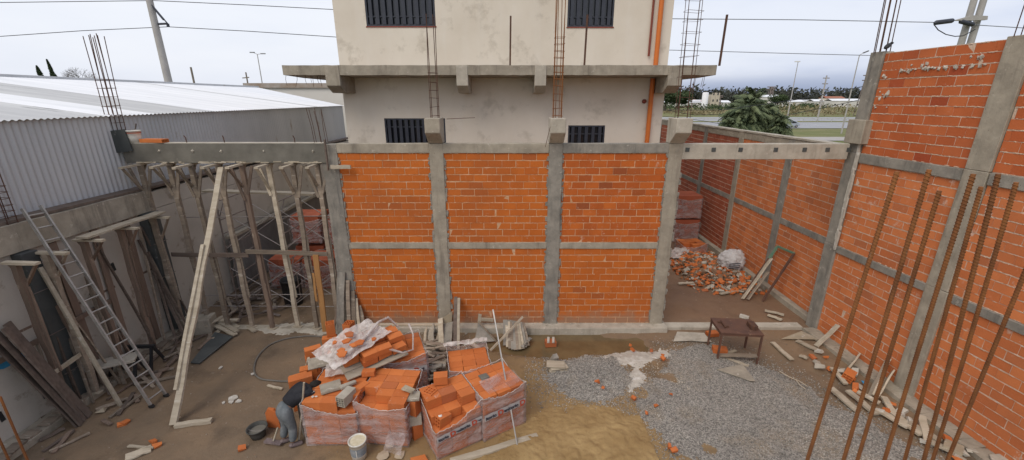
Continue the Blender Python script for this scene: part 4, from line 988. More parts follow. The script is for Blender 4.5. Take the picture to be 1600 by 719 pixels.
def pallet(cx, cy, rz, w, d, layers, label, topmiss=(), lh=.186, z0=0.0, film=True, band=None, filmtop=None, mats=(BR_L, BR_L), loosen=.012, group='wrapped stacks of hollow bricks', filmh=None, lidfilm=False, skirt=True):
    """stack of hollow clay blocks, outer sides in film; topmiss: (i, j) cells missing from the top layer"""
    t = thing('brick_pallet', (cx, cy, z0), label, 'brick pallet', group)
    Rz = M.Rotation(rz, 3, 'Z'); C = V((cx, cy, z0))
    nx2 = 2 if w < 1.4 else 3; bl = w/round(w/.33); ny2 = max(3, round(d/.19)); bd = d/ny2; NX = round(w/.33)
    for k in range(layers):
        b = MB(); top = k == layers-1
        for i in range(NX):
            for j in range(ny2):
                if k >= layers-2 and (k, i, j) in topmiss: continue
                p = V((-w/2+bl*(i+.5)+rnd(-.004,.004), -d/2+bd*(j+.5)+rnd(-.003,.003), .02+lh*(k+.5)))
                rr = Rz @ M.Rotation(rnd(-loosen, loosen), 3, 'Z')
                q = C+Rz @ p
                edge = i in (0, NX-1)
                if top or (k == layers-2 and topmiss):
                    bb = MB(); hollow(bb, q, rr, bl-.006, bd-.005, lh-.004, 3, 3); bb.build('brick', mats[0], t)
                elif i in (0, NX-1) or j in (0, ny2-1):
                    b.box(q, (bl-.006, bd-.005, lh-.004), rr, 0, None, .002)
        if b.v: b.build('brick_layer', mats[1], t)
    hgt = filmh if filmh is not None else [.02+lh*layers-.02]*4
    if film:
        b = MB(); cs = [(-1,-1),(1,-1),(1,1),(-1,1)]; NP = 18; NH = 24; vs = []
        sd_ = rnd(0, 50); tot = 4*NP
        for m_ in range(tot):
            s = m_//NP; f = (m_ % NP)/NP; a0, a1 = cs[s], cs[(s+1) % 4]; ht = hgt[s]+(hgt[(s+1) % 4]-hgt[s])*f - .10*sin(pi*f)*(1 if s in (0, 1) else .3)
            nrm = V((0, -1, 0)) if s == 0 else V((1,0,0)) if s == 1 else V((0,1,0)) if s == 2 else V((-1,0,0))
            x = (a0[0]+(a1[0]-a0[0])*f)*w/2; y = (a0[1]+(a1[1]-a0[1])*f)*d/2
            for h_ in range(NH+1):
                z = .01+(ht+.02*nz(m_*.7, sd_))*h_/NH
                o = .008+.014*abs(sin(pi*(z-.02)/lh))+.020*abs(nz(m_*.35+sd_, z*7))+.012*abs(nz(m_*1.1+sd_, z*16, 3))
                co_ = 1.0+(.012 if f == 0 else 0)
                vs.append(C+Rz @ (V((x*co_, y*co_, z))+nrm*o+(V((a0[0],a0[1],0))*.012 if m_ % NP == 0 else V((0,0,0)))))
        fs = []
        for m_ in range(tot):
            m2 = (m_+1) % tot
            for h_ in range(NH): fs.append((m_*(NH+1)+h_, m2*(NH+1)+h_, m2*(NH+1)+h_+1, m_*(NH+1)+h_+1))
        b.add(vs, fs, 0, .5, True); fo = b.build('plastic_wrap', FILM, t)
        # bunched rim of torn film along the upper edge
        b = MB(); rim = [vs[m_*(NH+1)+NH] for m_ in range(tot)]
        for m_ in range(0, tot):
            a0, a1 = rim[m_], rim[(m_+1) % tot]; b.tube([a0+V((0,0,rnd(-.01,.012))), a0.lerp(a1, .5)+V((0,0,rnd(-.015,.02))), a1], .007, 4)
        b.build('torn_edge', FILMW, t)
    if band:
        side, z, sz, tilt = band
        a0, a1 = {0: (V((-w/2,-d/2,0)), V((w/2,-d/2,0))), 1: (V((w/2,-d/2,0)), V((w/2,d/2,0)))}[side]
        A_ = C+Rz @ a0; B_ = C+Rz @ a1; u = (B_-A_).normalized(); n = u.cross(V((0,0,1))); L_ = (B_-A_).length
        u2 = (u*cos(tilt)+V((0,0,1))*sin(tilt)).normalized(); up2 = n.cross(u2)*-1; up2 = V((0,0,1))*cos(tilt)-u*sin(tilt)
        O = A_+n*.044+V((0, 0, z))
        b = MB(); NB = 16; vs = []
        for i in range(NB+1):
            p = O+u2*(L_*i/NB/cos(tilt))+n*.005*sin(i*1.7); vs += [p-up2*.015, p+up2*(sz*1.05)]
        b.add(vs, [(2*i, 2*i+2, 2*i+3, 2*i+1) for i in range(NB)], 0, .5, True); bo = b.build('printed_band', BAND, t)
        s = .02; seq = ['anitorio', 'D', 'anitorio', 'D', 'anit'] if L_ > .7 else ['D', 'anitorio', 'D']
        for wd_ in seq:
            o2 = O+u2*s+n*.012
            if wd_ == 'D':
                if s > L_-.12: break
                s += text_mesh('D', sz*1.45, INKR, bo, o2-up2*sz*.08, u2, up2, bold=.006)+.012
            else:
                mx_ = int((L_-s)/(sz*.43)); 
                if mx_ <= 1: break
                s += text_mesh(wd_[:mx_] if s > .05 else wd_[2:], sz*.85, INK, bo, o2+up2*sz*.12, u2, up2, bold=.004)+.03
    return t
GW = 'wrapped stacks of hollow bricks'
# A front left, B next to it, C torn open, D with banner
pallet(-3.30, 6.66, R(0), .95, .98, 5, 'wrapped brick stack beside the bent worker with a grey slab on top', {(4,2,0),(4,2,1),(4,0,0)} & {(4,2,0)}, filmh=[.93,.72,.93,.95])
pallet(-2.33, 6.66, R(-6), .92, .98, 5, 'wrapped brick stack behind the paint bucket with an opened corner', {(4,0,0),(4,0,1),(4,1,0)}, filmh=[.95,.86,.95,.93])
pallet(-1.16, 6.42, R(31), .88, .84, 5, 'torn open brick stack with a stepped hollow in front, left of the pole', {(4,0,0),(4,1,0),(4,0,1),(4,1,1),(3,0,0),(4,2,0),(3,1,0)}, filmh=[.60,.93,.96,.94], band=(0, .42, .10, .10))
pallet(-.36, 6.84, R(31), .88, .84, 5, 'wrapped brick stack at the right end with a printed band round it', filmh=[.97,.97,.98,.98], band=(0, .50, .115, .04))
pallet(-.93, 7.72, R(12), .84, .84, 4, 'half hidden wrapped brick stack behind the two turned ones', filmh=[.86,.86,.86,.86], loosen=.04)
pallet(-2.45, 7.92, R(22), .95, .95, 5, 'wrapped brick stack at the back beside the pile of scrap boards', filmh=[.98,1.0,.98,.98], band=(0, .62, .10, .0))
pallet(-3.50, 7.85, R(8), .95, .98, 5, 'brick stack at the back left under loose film and broken tiles', filmh=[.95,.95,.95,.95])
# tilted wooden pallet with loose tiles and film on the back stacks
tp = thing('tilted_board', (-3.15, 7.65, 1.0), 'pale board tilted over the back stacks carrying loose bricks', 'board')
Rt = eul(R(7), R(-3), R(38)); C0 = V((-2.98, 7.52, 1.15))
for k in range(5):
    b = MB(); b.box(C0+Rt @ V((0, -.44+.22*k, -.05)), (1.25, .2, .025), Rt, 0, None, .003); b.build('slat', WOOD_P, tp)
GL = 'loose bricks on top of the stacks'
k = 0
for i in range(4):
    for j in range(4):
        if (i, j) in ((0,0),): continue
        for l_ in range(2 if (i+j) % 3 else 1):
            c = C0+Rt @ V((-.42+.31*i+rnd(-.02,.02), -.35+.20*j+rnd(-.015,.015), .06+.125*l_))
            b = MB(); hollow(b, c, Rt @ M.Rotation(rnd(-.12,.12), 3, 'Z'), .29, .18, .12, 3, 2); tag(b.build('hollow_brick', BR_L), 'hollow brick in the double layer on the tilted board, half under loose film', 'brick', 'bricks on the tilted board')
# loose white film draped over it
def drape(name, C, Rt, w, d, zf, mat, label, n=44):
    b = MB(); vs = []
    for j in range(n+1):
        for i in range(n+1):
            x = -w/2+w*i/n; y = -d/2+d*j/n; vs.append(V(C)+Rt @ V((x+.05*nz(y*4, x*3), y+.05*nz(x*4, y*3, 4), zf(x, y))))
    b.add(vs, [(j*(n+1)+i, j*(n+1)+i+1, (j+1)*(n+1)+i+1, (j+1)*(n+1)+i) for j in range(n) for i in range(n)], 0, .5, True)
    return tag(b.build(name, mat), label, 'plastic film')
def zf(x, y):
    e = sm(.50, .92, abs(x+.0)); e2 = sm(-.42, -.75, y)
    return .30+.05*nz(x*3, y*3)+.05*abs(nz(x*2+y*5, y*9-x*4, 5))+.025*nz(x*14, y*14, 5)-.40*e*e-.52*e2
drape('plastic_film', C0+Rt @ V((-.28, .06, .0)), Rt @ M.Rotation(R(18), 3, 'Z'), 1.35, .78, lambda x, y: zf(x*.9, y), FILMW, 'crumpled whitish plastic film draped over the loose bricks on the back stack')
b = MB(); b.tube([C0+Rt @ V((-.5, -.3, .36)), C0+Rt @ V((0, 0, .38)), C0+Rt @ V((.35, .3, .36)), C0+Rt @ V((.62, .42, .30)), C0+Rt @ V((.80, .30, .02))], [.05,.035,.03,.03,.02], 7); tag(b.build('film_roll', FILMW), 'twisted rope of whitish film lying across the loose bricks', 'plastic film')
b = MB(); 
pts = [C0+Rt @ V((.25, -.42, .20)), C0+Rt @ V((.5, -.56, .06)), C0+Rt @ V((.78, -.42, -.1)), C0+Rt @ V((.95, -.1, .02)), C0+Rt @ V((1.0, .2, .08))]
b.tube(pts, [.03,.02,.016,.02,.03], 6); tag(b.build('film_roll', FILMW), 'strip of film hanging in a curve to the back right stack', 'plastic film')
# broken shards on the film
for k in range(9):
    c = C0+Rt @ V((rnd(-.75,.15), rnd(-.32,.35), .40+rnd(0,.03))); s = rnd(.06,.12); b = MB()
    m_ = 5; pl = [c+Rt @ V((s*cos(a_)*rnd(.6,1.1), s*sin(a_)*rnd(.6,1.1), 0)) for a_ in [2*pi*i/m_ for i in range(m_)]]; b.prism(pl, (0,0,.022)); tag(b.build('brick_shard', BR_L), 'broken flat piece of brick lying on the whitish film', 'brick shard', 'brick shards on the film')
# stacked loose bricks behind
def pz(px, py, z): return PZ(px, py, z)
def bstack(px, py, z0, n, rz, labs, group, L_=.33, w=.18, h=.18, nn=(3,3), mat=None):
    c = PZ(px, py, z0)
    for k in range(n):
        brick((c.x+rnd(-.015,.015), c.y+rnd(-.015,.015), z0+h*(k+.5)+.002*k), rz+rnd(-.08,.08), labs[k] if isinstance(labs, (list,tuple)) else labs, group, L_=L_, w=w, h=h, n=nn, mat=mat)
G2 = 'loose hollow bricks standing behind the stacks'
bstack(519, 556, 0, 3, R(15), ['bottom brick of the loose column by the left wall column', 'second brick of the loose column by the left wall column', 'third brick of the loose column by the left wall column'], G2)
c = PZ(519, 556, 0)
b = MB(); hollow(b, V((c.x+.02, c.y+.08, .56+.165)), eul(0, R(90), R(25)), .33, .2, .2, 3, 3); tag(b.build('hollow_brick', BR_L), 'upright brick on top of the loose column, its holes facing up', 'brick', G2)
b = MB(); hollow(b, V((c.x+.45, c.y+.15, .52+.165)), eul(0, R(90), R(80)), .33, .2, .24, 3, 3); tag(b.build('hollow_brick', BR_L), 'upright brick with four tall holes right of the loose column', 'brick', G2)
bstack(545, 553, 0, 3, R(15), 'brick in the short column between the film and the left wall column', G2)
bstack(498, 600, 0, 5, R(30), ['bottom brick of the column under the cement slab', 'second brick of the column under the cement slab', 'third brick of the column under the cement slab', 'fourth brick of the column under the cement slab', 'top brick under the cement slab'], 'bricks under the cement slab', h=.186)
bstack(490, 622, 0, 4, R(20), ['bottom brick left of the cement slab column', 'second brick left of the cement slab column', 'third brick left of the cement slab column', 'top brick left of the cement slab column'], 'bricks beside the cement slab', h=.19)
c = PZ(498, 565, 1.0); b = MB(); b.box((c.x+.05, c.y-.0, 1.0), (.50, .36, .035), eul(R(4), R(2), R(28)), 0, None, .008); tag(b.build('cement_slab', CONC, bevel=.005), 'grey cement crusted slab on the loose brick column behind the worker', 'slab')
c = PZ(512, 540, 1.03); b = MB(); b.box((c.x+.02, c.y-.03, 1.035), (.15, .10, .02), eul(0,0,.6), 0, None, .004); tag(b.build('white_block', WHITE), 'small white packet lying on the cement slab', 'packet')
c = PZ(471, 600, .78); b = MB(); hollow(b, (c.x, c.y, .86), eul(0, 0, R(28)), .42, .18, .18, 3, 3); tag(b.build('hollow_brick', BR_L), 'hollow brick above the worker at the left of the stacks', 'brick', G2)
bstack(474, 636, 0, 4, R(28), 'brick hidden behind the worker under the top hollow brick', G2, h=.19)
# things on A
ZA = .97
c = PZ(517, 606, ZA); b = MB(); b.box((c.x, c.y, ZA+.02), (.36, .28, .045), eul(0, 0, R(28)), 0, None, .008); tag(b.build('concrete_slab', CONC, bevel=.005), 'small grey concrete slab lying on the brick stack beside the worker', 'slab')
c = PZ(544, 602, ZA+.03); b = MB(); b.box((c.x, c.y, ZA+.045), (.30, .09, .07), eul(0, 0, R(42)), 0, None, .015, ); tag(b.build('mortar_lump', CONC_P, bevel=.015), 'elongated lump of hard mortar beside the small grey slab', 'mortar')
c = PZ(543, 622, ZA-.05); b = MB(); hollow(b, (c.x-.02, c.y, ZA-.02), eul(0, R(0), R(72)), .33, .18, .19, 3, 4); tag(b.build('hollow_brick', CONC_P), 'mortar coated hollow brick at the corner of the stack beside the worker', 'brick', GL)
for k in range(8):
    c = PZ(rnd(485, 505), rnd(612, 622), ZA+.0); b = MB(); b.rock((c.x, c.y, ZA+.012), rnd(.02,.045), flat=.5); tag(b.build('mortar_crumb', LIME), 'pale mortar crumb on the stack beside the worker', 'crumb', 'mortar crumbs on the stack')
# on B
for px, py, rz, lab in ((564, 605, 60, 'half brick lying at the opened corner of the stack behind the bucket'), (577, 588, 5, 'short brick piece beside the opened corner of the stack'),):
    c = PZ(px, py, ZA-.04); b = MB(); hollow(b, (c.x, c.y, ZA+.05 if py < 600 else ZA-.12+.06), eul(0, 0, R(rz)), .30 if py > 600 else .24, .14, .10, 3, 2); tag(b.build('hollow_brick', BR_L), lab, 'brick', GL)
c = PZ(638, 609, ZA+.02); b = MB(); b.box((c.x, c.y, ZA+.035), (.24, .12, .03), eul(0, 0, R(-28)), 0, None, .008); tag(b.build('wood_scrap', PLYB), 'yellowish scrap of wood on the stack behind the bucket', 'wood scrap')
# column of odd bricks between B and C
cx = PZ(650, 684, 0)
for k, (rz, ry, lab, mt) in enumerate(((40, 90, 'bottom brick of the thin column between the two stack pairs', BR_L), (15, 0, 'second brick of the thin column between the two stack pairs, mortar stained', CONC_P), (70, 90, 'third brick of the thin column, standing on end with its holes showing', BR_L))):
    if ry: brick((cx.x, cx.y+.05, [.165, 0, .70][k]), R(rz), lab, 'thin column of loose bricks', 0, R(90), .33, .19, .19, (3,3), mt)
    else: brick((cx.x, cx.y+.04, .43), R(rz), lab, 'thin column of loose bricks', 0, 0, .24, .2, .2, (3,3), mt)
c = V((cx.x, cx.y+.05, .90)); b = MB(); b.box(c, (.24, .22, .05), eul(0,0,.1), 0, None, .01); tag(b.build('concrete_slab', CONC), 'small mortar covered cap on the thin brick column', 'slab')
# on C
c = PZ(689, 597, ZA); brick((c.x, c.y, ZA+.085), R(8), 'single orange brick sitting on top of the torn open stack', GL, L_=.26, w=.19, h=.17)
c = PZ(674, 622, .82); b = MB(); hollow(b, (c.x-.02, c.y+.02, .82), eul(0, R(90), R(60)), .30, .2, .19, 3, 3); tag(b.build('hollow_brick', BR_L), 'upright brick with open holes at the left corner of the torn open stack', 'brick', GL)
c = PZ(691, 655, .66); brick((c.x, c.y, .66), R(48), 'tilted brick with a white blob in the hollow of the torn open stack', GL, ry=R(8), L_=.26, w=.2, h=.2)
b = MB(); b.rock((c.x-.02, c.y-.05, .77), .05, flat=.4); tag(b.build('mortar_blob', WHITE), 'white blob stuck on the tilted brick of the torn open stack', 'mortar')
c = PZ(757, 618, .88); 
# on D: dark plate painted as the shade of a square opening
c = PZ(756, 588, ZA+.01); b = MB(); b.box((c.x, c.y, ZA+.004), (.17, .15, .02), eul(0,0,R(31)), 0, None, .004); tag(b.build('opening_shade', CONC_W), 'small dark square painting the shade of an opening on the right hand brick stack', 'tile')
drape('plastic_film', (-.22, 6.70, ZA+.022), eul(0,0,R(31)), .74, .42, lambda x, y: .010+.008*abs(nz(x*5, y*5)), FILMD, 'thin dusty film sheet over the front half of the right hand stack', 22)
drape('plastic_film', (-3.35, 7.1, ZA+.02), eul(0,0,R(20)), .7, .45, lambda x, y: .03+.05*abs(nz(x*6, y*6)), FILMW, 'scrap of whitish film on the stack in front of the loose bricks', 22)
drape('plastic_film', (-1.05, 8.08, .93), eul(0,0,R(12)), .95, .16, lambda x, y: .03+.09*abs(nz(x*6, y*6)), FILMW, 'bunched film along the rear edge of the half hidden stack', 22)
# long aluminium straightedge leaning over D, and the pale batten on the ground
P0 = V((.10, 6.13, .02)); d = V((-.258, .80, 1.05)); plank('straightedge', P0, P0+d*1.9, .055, .025, ALU, 'long thin pale straightedge leaning over the right hand brick stack', 'straightedge', None, (1,0,0), 2, 0)
plank('batten', PZ(704, 722, .03), PZ(840, 681, .03), .12, .05, WOOD_P, 'long pale batten on the wet ground in front of the brick stacks')
# cardboard scraps etc.
for px, py, s, lab in ((610, 692, .13, 'torn beige paper scrap right of the paint bucket, farther one'), (598, 712, .14, 'torn beige paper scrap touching the paint bucket'), (624, 712, .13, 'torn beige paper scrap in front of the opened stack')):
    c = PZ(px, py, .02); pl = [c+V((s*cos(a_)*rnd(.6,1.2), s*sin(a_)*rnd(.6,1.2), rnd(0,.02))) for a_ in [2*pi*i/7 for i in range(7)]]
    b = MB(); b.add(pl+[c+V((0,0,.03))], [(i, (i+1) % 7, 7) for i in range(7)], 0, .5); tag(b.build('paper_scrap', simple('kraft', (.46,.36,.26), (.38,.30,.21), 4, .9), solid=.003), lab, 'paper scrap')
c = PZ(656, 722, .03); b = MB(); b.box((c.x, c.y, .05), (.26, .2, .07), eul(.1,.1,.5), 0, None, .02); tag(b.build('brick_piece', BR_L), 'broken brick piece at the lower edge of the photo below the stacks', 'brick piece')
# hanging film flap at B
b = MB(); c0_, c1_ = PZ(622, 668, .35), PZ(600, 690, .0)
drape('plastic_film', (-2.13, 6.03, .20), eul(R(62), 0, R(-18)), .34, .36, lambda x, y: .05*nz(x*7, y*7), FILM, 'loose flap of film at the lower front corner of the opened stack', 16)
# ------------------------------------------------------------------ bucket and tub
def bucket(c, r0, r1, h, label, mat, name, fill=None, fillz=.9, band=None, handle=True, tilt=0, cat='bucket'):
    t = thing(name, c, label, cat); Rm = eul(tilt, 0, 0); b = MB(); w = .006
    b.lathe(c, [(0, 0), (r0, 0), (r0+(r1-r0)*.5, h*.5), (r1, h*.93), (r1+.008, h*.93), (r1+.008, h), (r1-w, h), (r0-w+(r1-r0)*.5, h*.5), (r0-w, .02), (0, .02)], 24, 0, Rm); b.build('shell', mat, t)
    if fill:
        b = MB(); rr = r0+(r1-r0)*fillz-.006; n = 24; vs = [V(c)+Rm @ V((rr*cos(2*pi*k/n), rr*sin(2*pi*k/n), h*fillz)) for k in range(n)]+[V(c)+Rm @ V((0,0,h*fillz+.004))]
        b.add(vs, [(k, (k+1) % n, n) for k in range(n)], 0, .5); b.build('contents', fill, t)
    if band:
        b = MB(); f0, f1 = .28, .74; b.lathe(c, [(r0+(r1-r0)*f0+.003, h*f0), (r0+(r1-r0)*f1+.003, h*f1)], 24, 0, Rm); b.build('paper_label', band, t)
        ra = r0+(r1-r0)*.5+.005
        b = MB(); b.beam(V(c)+V((ra*.15, -ra, h*.3)), V(c)+V((ra*.15, -ra-.008, h*.73)), .012, .002, (0,1,0)); b.build('label_seam', WHITE, t)
    if handle:
        b = MB(); b.tube([V(c)+Rm @ V((cos(a_)*r1*1.04, sin(a_)*r1*.3-.4*r1*sin(a_), h*.9-.55*h*sin(a_)*.5)) for a_ in [pi*i/12+pi*0 for i in range(13)]], .004, 5); b.build('handle', STEELL, t)
    return t
LBL = simple('faded_label', (.17,.20,.23), (.30,.31,.32), 9, .6, .1, 30, c3=(.10,.12,.2), thr=.6)
bucket(PZ(561, 715, 0)+V((0, .02, 0)), .125, .150, .38, 'white paint bucket with a faded dark label in front of the brick stacks', WHITE, 'paint_bucket', simple('dried_paint', (.66,.60,.45), (.52,.45,.30), 14, .8, .5, 30), .93, LBL)
bucket(PZ(404, 681, 0), .12, .175, .20, 'black rubber tub of grey mortar on the dirt left of the worker', simple('rubber', (.05,.05,.045), (.09,.085,.075), 6, .7), 'mortar_tub', CONC_W, .62, cat='tub')
wb = bucket(PY(213, 224, D+.05)+V((0, 0, .0)), .115, .145, .31, 'white bucket with a red rim line standing on the end of the fresh beam', WHITE, 'white_bucket', CONC_W, .86)
c = ORG[wb.name]; b = MB(); b.lathe(c, [(.1445, .245), (.1465, .262)], 24); b.build('red_line', INKR, wb)
t_ = thing('trowel', c+V((0,0,.28)), 'masons trowel lying in the white bucket on the beam', 'trowel')
b = MB(); b.prism([c+V(p) for p in ((-.10,-.05,.30),(.06,-.06,.33),(.08,0,.34),(.06,.04,.33))], (0,0,.004)); b.build('blade', STEELL, t_)
b = MB(); b.tube([c+V((.06,-.01,.34)), c+V((.09,-.01,.36)), c+V((.13,-.01,.47))], [.006,.012,.014], 6); b.build('handle', WOOD_D, t_)
c = PY(242, 222, D+.05); b = MB(); hollow(b, (c.x, D+.04, 5.11+.05), eul(0,0,R(-6)), .60, .2, .085, 5, 1); tag(b.build('hollow_brick', BR_L), 'long flat hollow brick lying on the fresh beam beside the white bucket', 'brick')
c = PY(186, 222, D+.2); b = MB(); b.beam((-9.42, D-.10, 4.9), (-9.48, D-.10, 5.42), .40, .03, (0,1,0)); tag(b.build('form_board', PLY), 'black form board standing at the warehouse end of the fresh beam', 'board')
# ------------------------------------------------------------------ debris by the foot of the brick wall
G3 = 'scrap boards heaped against the foot of the brick wall'
def lean(bx, by, tx, ty, ytop, w, th, mat, lab, group=None, name='leaning_board', cat='board', up=(0,1,0), z0=.0):
    p = PZ(bx, by, z0); q = PY(tx, ty, ytop); return plank(name, p, q, w, th, mat, lab, cat, group, up)
lean(716, 547, 717, 466, D-.08, .07, .06, WOOD_P, 'tall pale squared timber leaning on the brick wall right of the second column')
lean(711, 547, 712, 464, D-.06, .09, .04, WOOD_D, 'tall dark timber just left of the tall pale squared one')
lean(696, 548, 700, 505, D-.15, .30, .03, CONC_G, 'wide grey board in the middle of the scrap heap at the wall foot')
lean(690, 540, 688, 498, D-.15, .14, .04, WOOD_P, 'pale board with a dark notch in the scrap heap at the wall foot')
lean(704, 549, 706, 512, D-.1, .08, .03, WOOD_P, 'curved pale lath at the right side of the scrap heap')
lean(681, 540, 689, 514, D-.2, .10, .03, WOOD_P, 'short pale board standing aslant at the left of the scrap heap')
lean(664, 534, 666, 512, D-.2, .07, .05, WOOD_P, 'slim upright pale block at the left end of the scrap heap')
lean(672, 536, 673, 510, D-.12, .26, .03, CONC_P, 'grey square sheet leaning on the wall footing in the scrap heap')
p = [PY(688, 500, D-.14), PY(707, 487, D-.08), PY(705, 512, D-.16)]; b = MB(); b.prism(p, (0, .025, 0)); tag(b.build('triangle_board', PLYB), 'pale triangular offcut on top of the scrap heap beside the second column', 'board')
for k in range(26):
    px, py = rnd(655, 712), rnd(536, 560); a_ = rnd(-.9, .9); c = PZ(px, py, rnd(.03, .16)); L_ = rnd(.14, .42)
    dv = V((cos(a_), sin(a_), rnd(-.25, .25)))*L_; c.y = min(c.y, 9.9)
    plank('scrap_board', c-dv, c+dv, rnd(.06,.13), .028, random.choice([WOOD, WOOD_P, WOOD]), 'weathered offcut lying in the scrap heap below the second column', 'board', G3)
for k in range(22):
    px, py = rnd(655, 690), rnd(560, 590); a_ = rnd(-1.2, 1.2); c = PZ(px, py, rnd(.04, .5)); L_ = rnd(.14, .38)
    dv = V((cos(a_), sin(a_), rnd(-.6, .6)))*L_
    c.y = max(c.y, 7.6); c.x = max(c.x, -1.85)
    plank('scrap_board', c-dv, c+dv, rnd(.06,.14), .028, random.choice([WOOD, WOOD_P, CONC_G]), 'weathered offcut in the tangle between the back brick stacks', 'board', 'offcuts tangled between the brick stacks')
for k, (a_, b_, lab) in enumerate((((583, 497), (612, 484), 'pale board lying left of the scrap heap, upper one'), ((590, 505), (622, 490), 'pale board lying left of the scrap heap, lower one'), ((600, 500), (640, 504), 'thin board lying level on the wall footing left of the heap'), ((640, 507), (688, 498), 'bent pale offcut lying left of the scrap heap'), ((697, 552), (725, 548), 'short batten on the wet dirt right of the scrap heap'), ((735, 535), (752, 547), 'stubby offcut lying right of the tall timbers'), ((745, 549), (762, 543), 'pale stick with a round end right of the tall timbers'), ((727, 552), (745, 545), 'weathered stick lying aslant right of the tall timbers'))):
    p, q = PZ(*a_, .16 if k < 4 else .05), PZ(*b_, .16 if k < 4 else .05)
    p.y = min(p.y, D-.12); q.y = min(q.y, D-.12)
    plank('board', p, q, .10, .035, WOOD_P, lab, 'board')
b = MB(); _c2 = PZ(617, 522, 0)
for k in range(240):
    x, y = rnd(-4.2, -1.1), rnd(9.0, 10.02); b.rock((x, y, gz(x, y)+.01), .012+.05*random.random()**2, flat=.5)
stuff(b.build('rubble', CONC_P), 'grey crumbled mortar and chips along the foot of the brick wall', 'rubble')
# chairs-like broken sheet metal pieces in the puddle edge
# triangular grey gusset sheet
t_ = thing('scrap_stand', PZ(760, 540), 'grey triangular sheet with a wooden T frame leaning on the wall footing', 'frame')
b = MB(); P = [PZ(741, 536, .02), PZ(775, 533, .02), PY(747, 504, D-.2)]; b.prism(P, (.0, .02, .0)); b.build('sheet', CONC_G, t_)
b = MB(); b.beam(PZ(748, 515, .0)+V((0,-.1,0)), PY(750, 491, D-.12), .09, .04, (0,1,0)); b.build('post', WOOD_P, t_)
b = MB(); b.beam(PY(750, 499, D-.14), PY(771, 500, D-.14), .09, .04, (0,1,0)); b.build('arm', WOOD_P, t_)
b = MB(); b.beam(PY(748, 503, D-.22), PZ(776, 534, .03), .03, .03, (0,1,0)); b.build('edge_strip', WOOD, t_)
# battens crossed over the board bundle
t_ = thing('board_bundle', PZ(812, 545), 'bundle of grey form boards leaning in a fan at the puddle edge', 'board bundle', None)
for k in range(9):
    f = k/8; p = PZ(790+34*f, 540+7*sin(f*3), .0); q = PY(790+26*f, 500+5*f, D-.30)
    b = MB(); b.beam(p, q, .13, .03, (0,1,0), 0, None, .004, 4, .006); b.build('board', random.choice([WOOD, WOOD_P, CONC_G]), t_)
b = MB(); P = [PY(792, 500, D-.34), PY(812, 503, D-.34), PY(824, 524, D-.38), PY(803, 515, D-.4)]; b.prism(P, (0, .02, 0)); b.build('top_sheet', CONC_G, t_)
for k in range(5):
    c = PZ(817+k*2.5, 541-k*3, .08); b = MB(); b.rock(c, .09, flat=.8); b.build('cement_lump', CONC_G, t_)
plank('crossing_stick', PZ(766, 548, .02), PY(817, 495, D-.42), .05, .03, WOOD_P, 'thin stick leaning to the right across the fan of form boards', 'stick', None, (0,1,0))
# bricks in the puddle, tiles by the gravel
G4 = 'half bricks beside the puddle'
c = PZ(860, 540, -.06); brick((c.x, c.y, .02), R(5), 'brick lying in the puddle with two white sticks on it', G4, L_=.28, w=.2, h=.14, n=(3,2))
for dx in (-.07, .06): b = MB(); b.beam((c.x+dx, c.y-.12, .11), (c.x+dx+.02, c.y+.1, .12), .06, .04); tag(b.build('white_stick', LIME), ['white block on the puddle brick, left', 'white block on the puddle brick, right'][dx > 0], 'block')
for k, (px, py, z, rz) in enumerate(((871, 577, .03, .1), (872, 574, .07, .25), (868, 571, .11, -.1))):
    c = PZ(px, py, z); b = MB(); b.box((c.x, c.y, z+.03), (.42, .26, .03), eul(0,0,rz), 0, None, .008); tag(b.build('flat_board', WOOD_P), ['bottom one of the three pale boards stacked left of the gravel heap', 'middle one of the three pale boards stacked left of the gravel heap', 'top one of the three pale boards stacked left of the gravel heap'][k], 'board')
c = PZ(866, 563, .1); b = MB(); b.box((c.x, c.y, .14), (.12, .12, .16), eul(.3,.2,.5), 0, None, .02); tag(b.build('stone_block', CONC_G), 'dark block behind the pale boards left of the gravel heap', 'block')
for k, (px, py) in enumerate(((985, 540), (988, 547), (1018, 548), (1035, 555), (1036, 560), (1048, 616), (1025, 634), (1046, 698), (1053, 704), (1010, 646), (990, 622), (942, 606), (933, 597))):
    c = PZ(px, py, .08 if k < 5 else .09); b = MB(); s = rnd(.035, .075); b.box((c.x, c.y, c.z+.01), (s*1.5, s, s*.8), eul(rnd(-.4,.4), rnd(-.4,.4), rnd(0,3)), 0, None, .012); tag(b.build('brick_chip', BR_L), 'small orange brick chip lying on the crushed stone', 'brick chip', 'brick chips on the gravel')
# ------------------------------------------------------------------ rusty table
tt = thing('work_table', PZ(1146, 545), 'low rusty steel work table standing at the threshold of the right opening', 'table')
P4 = [PZ(1112, 533), PZ(1122, 557), PZ(1174, 563), PZ(1166, 533)]; c = sum(P4, V((0,0,0)))/4
hw, hd, ht = .46, .34, .80; Rz_ = M.Rotation(R(-6), 3, 'Z'); c = V((5.52, 9.05, 0))
b = MB(); b.box(c+V((0,0,ht)), (2*hw+.06, 2*hd+.06, .02), Rz_, 0, None, .004); b.build('top', RUST_T, tt)
for sx, sy in ((-1,-1),(1,-1),(1,1),(-1,1)):
    o = c+Rz_ @ V((sx*hw, sy*hd, 0)); b = MB(); b.beam(o, o+V((0,0,ht-.01)), .038, .038); b.build('leg', RUST_T, tt)
for sy in (-1, 1):
    b = MB(); b.beam(c+Rz_ @ V((-hw, sy*hd, ht-.05)), c+Rz_ @ V((hw, sy*hd, ht-.04)), .03, .045); b.build('apron', RUST_T, tt)
for sx in (-1, 1):
    b = MB(); b.beam(c+Rz_ @ V((sx*hw, -hd, ht-.05)), c+Rz_ @ V((sx*hw, hd, ht-.05)), .04, .06); b.build('apron', RUST_T, tt)
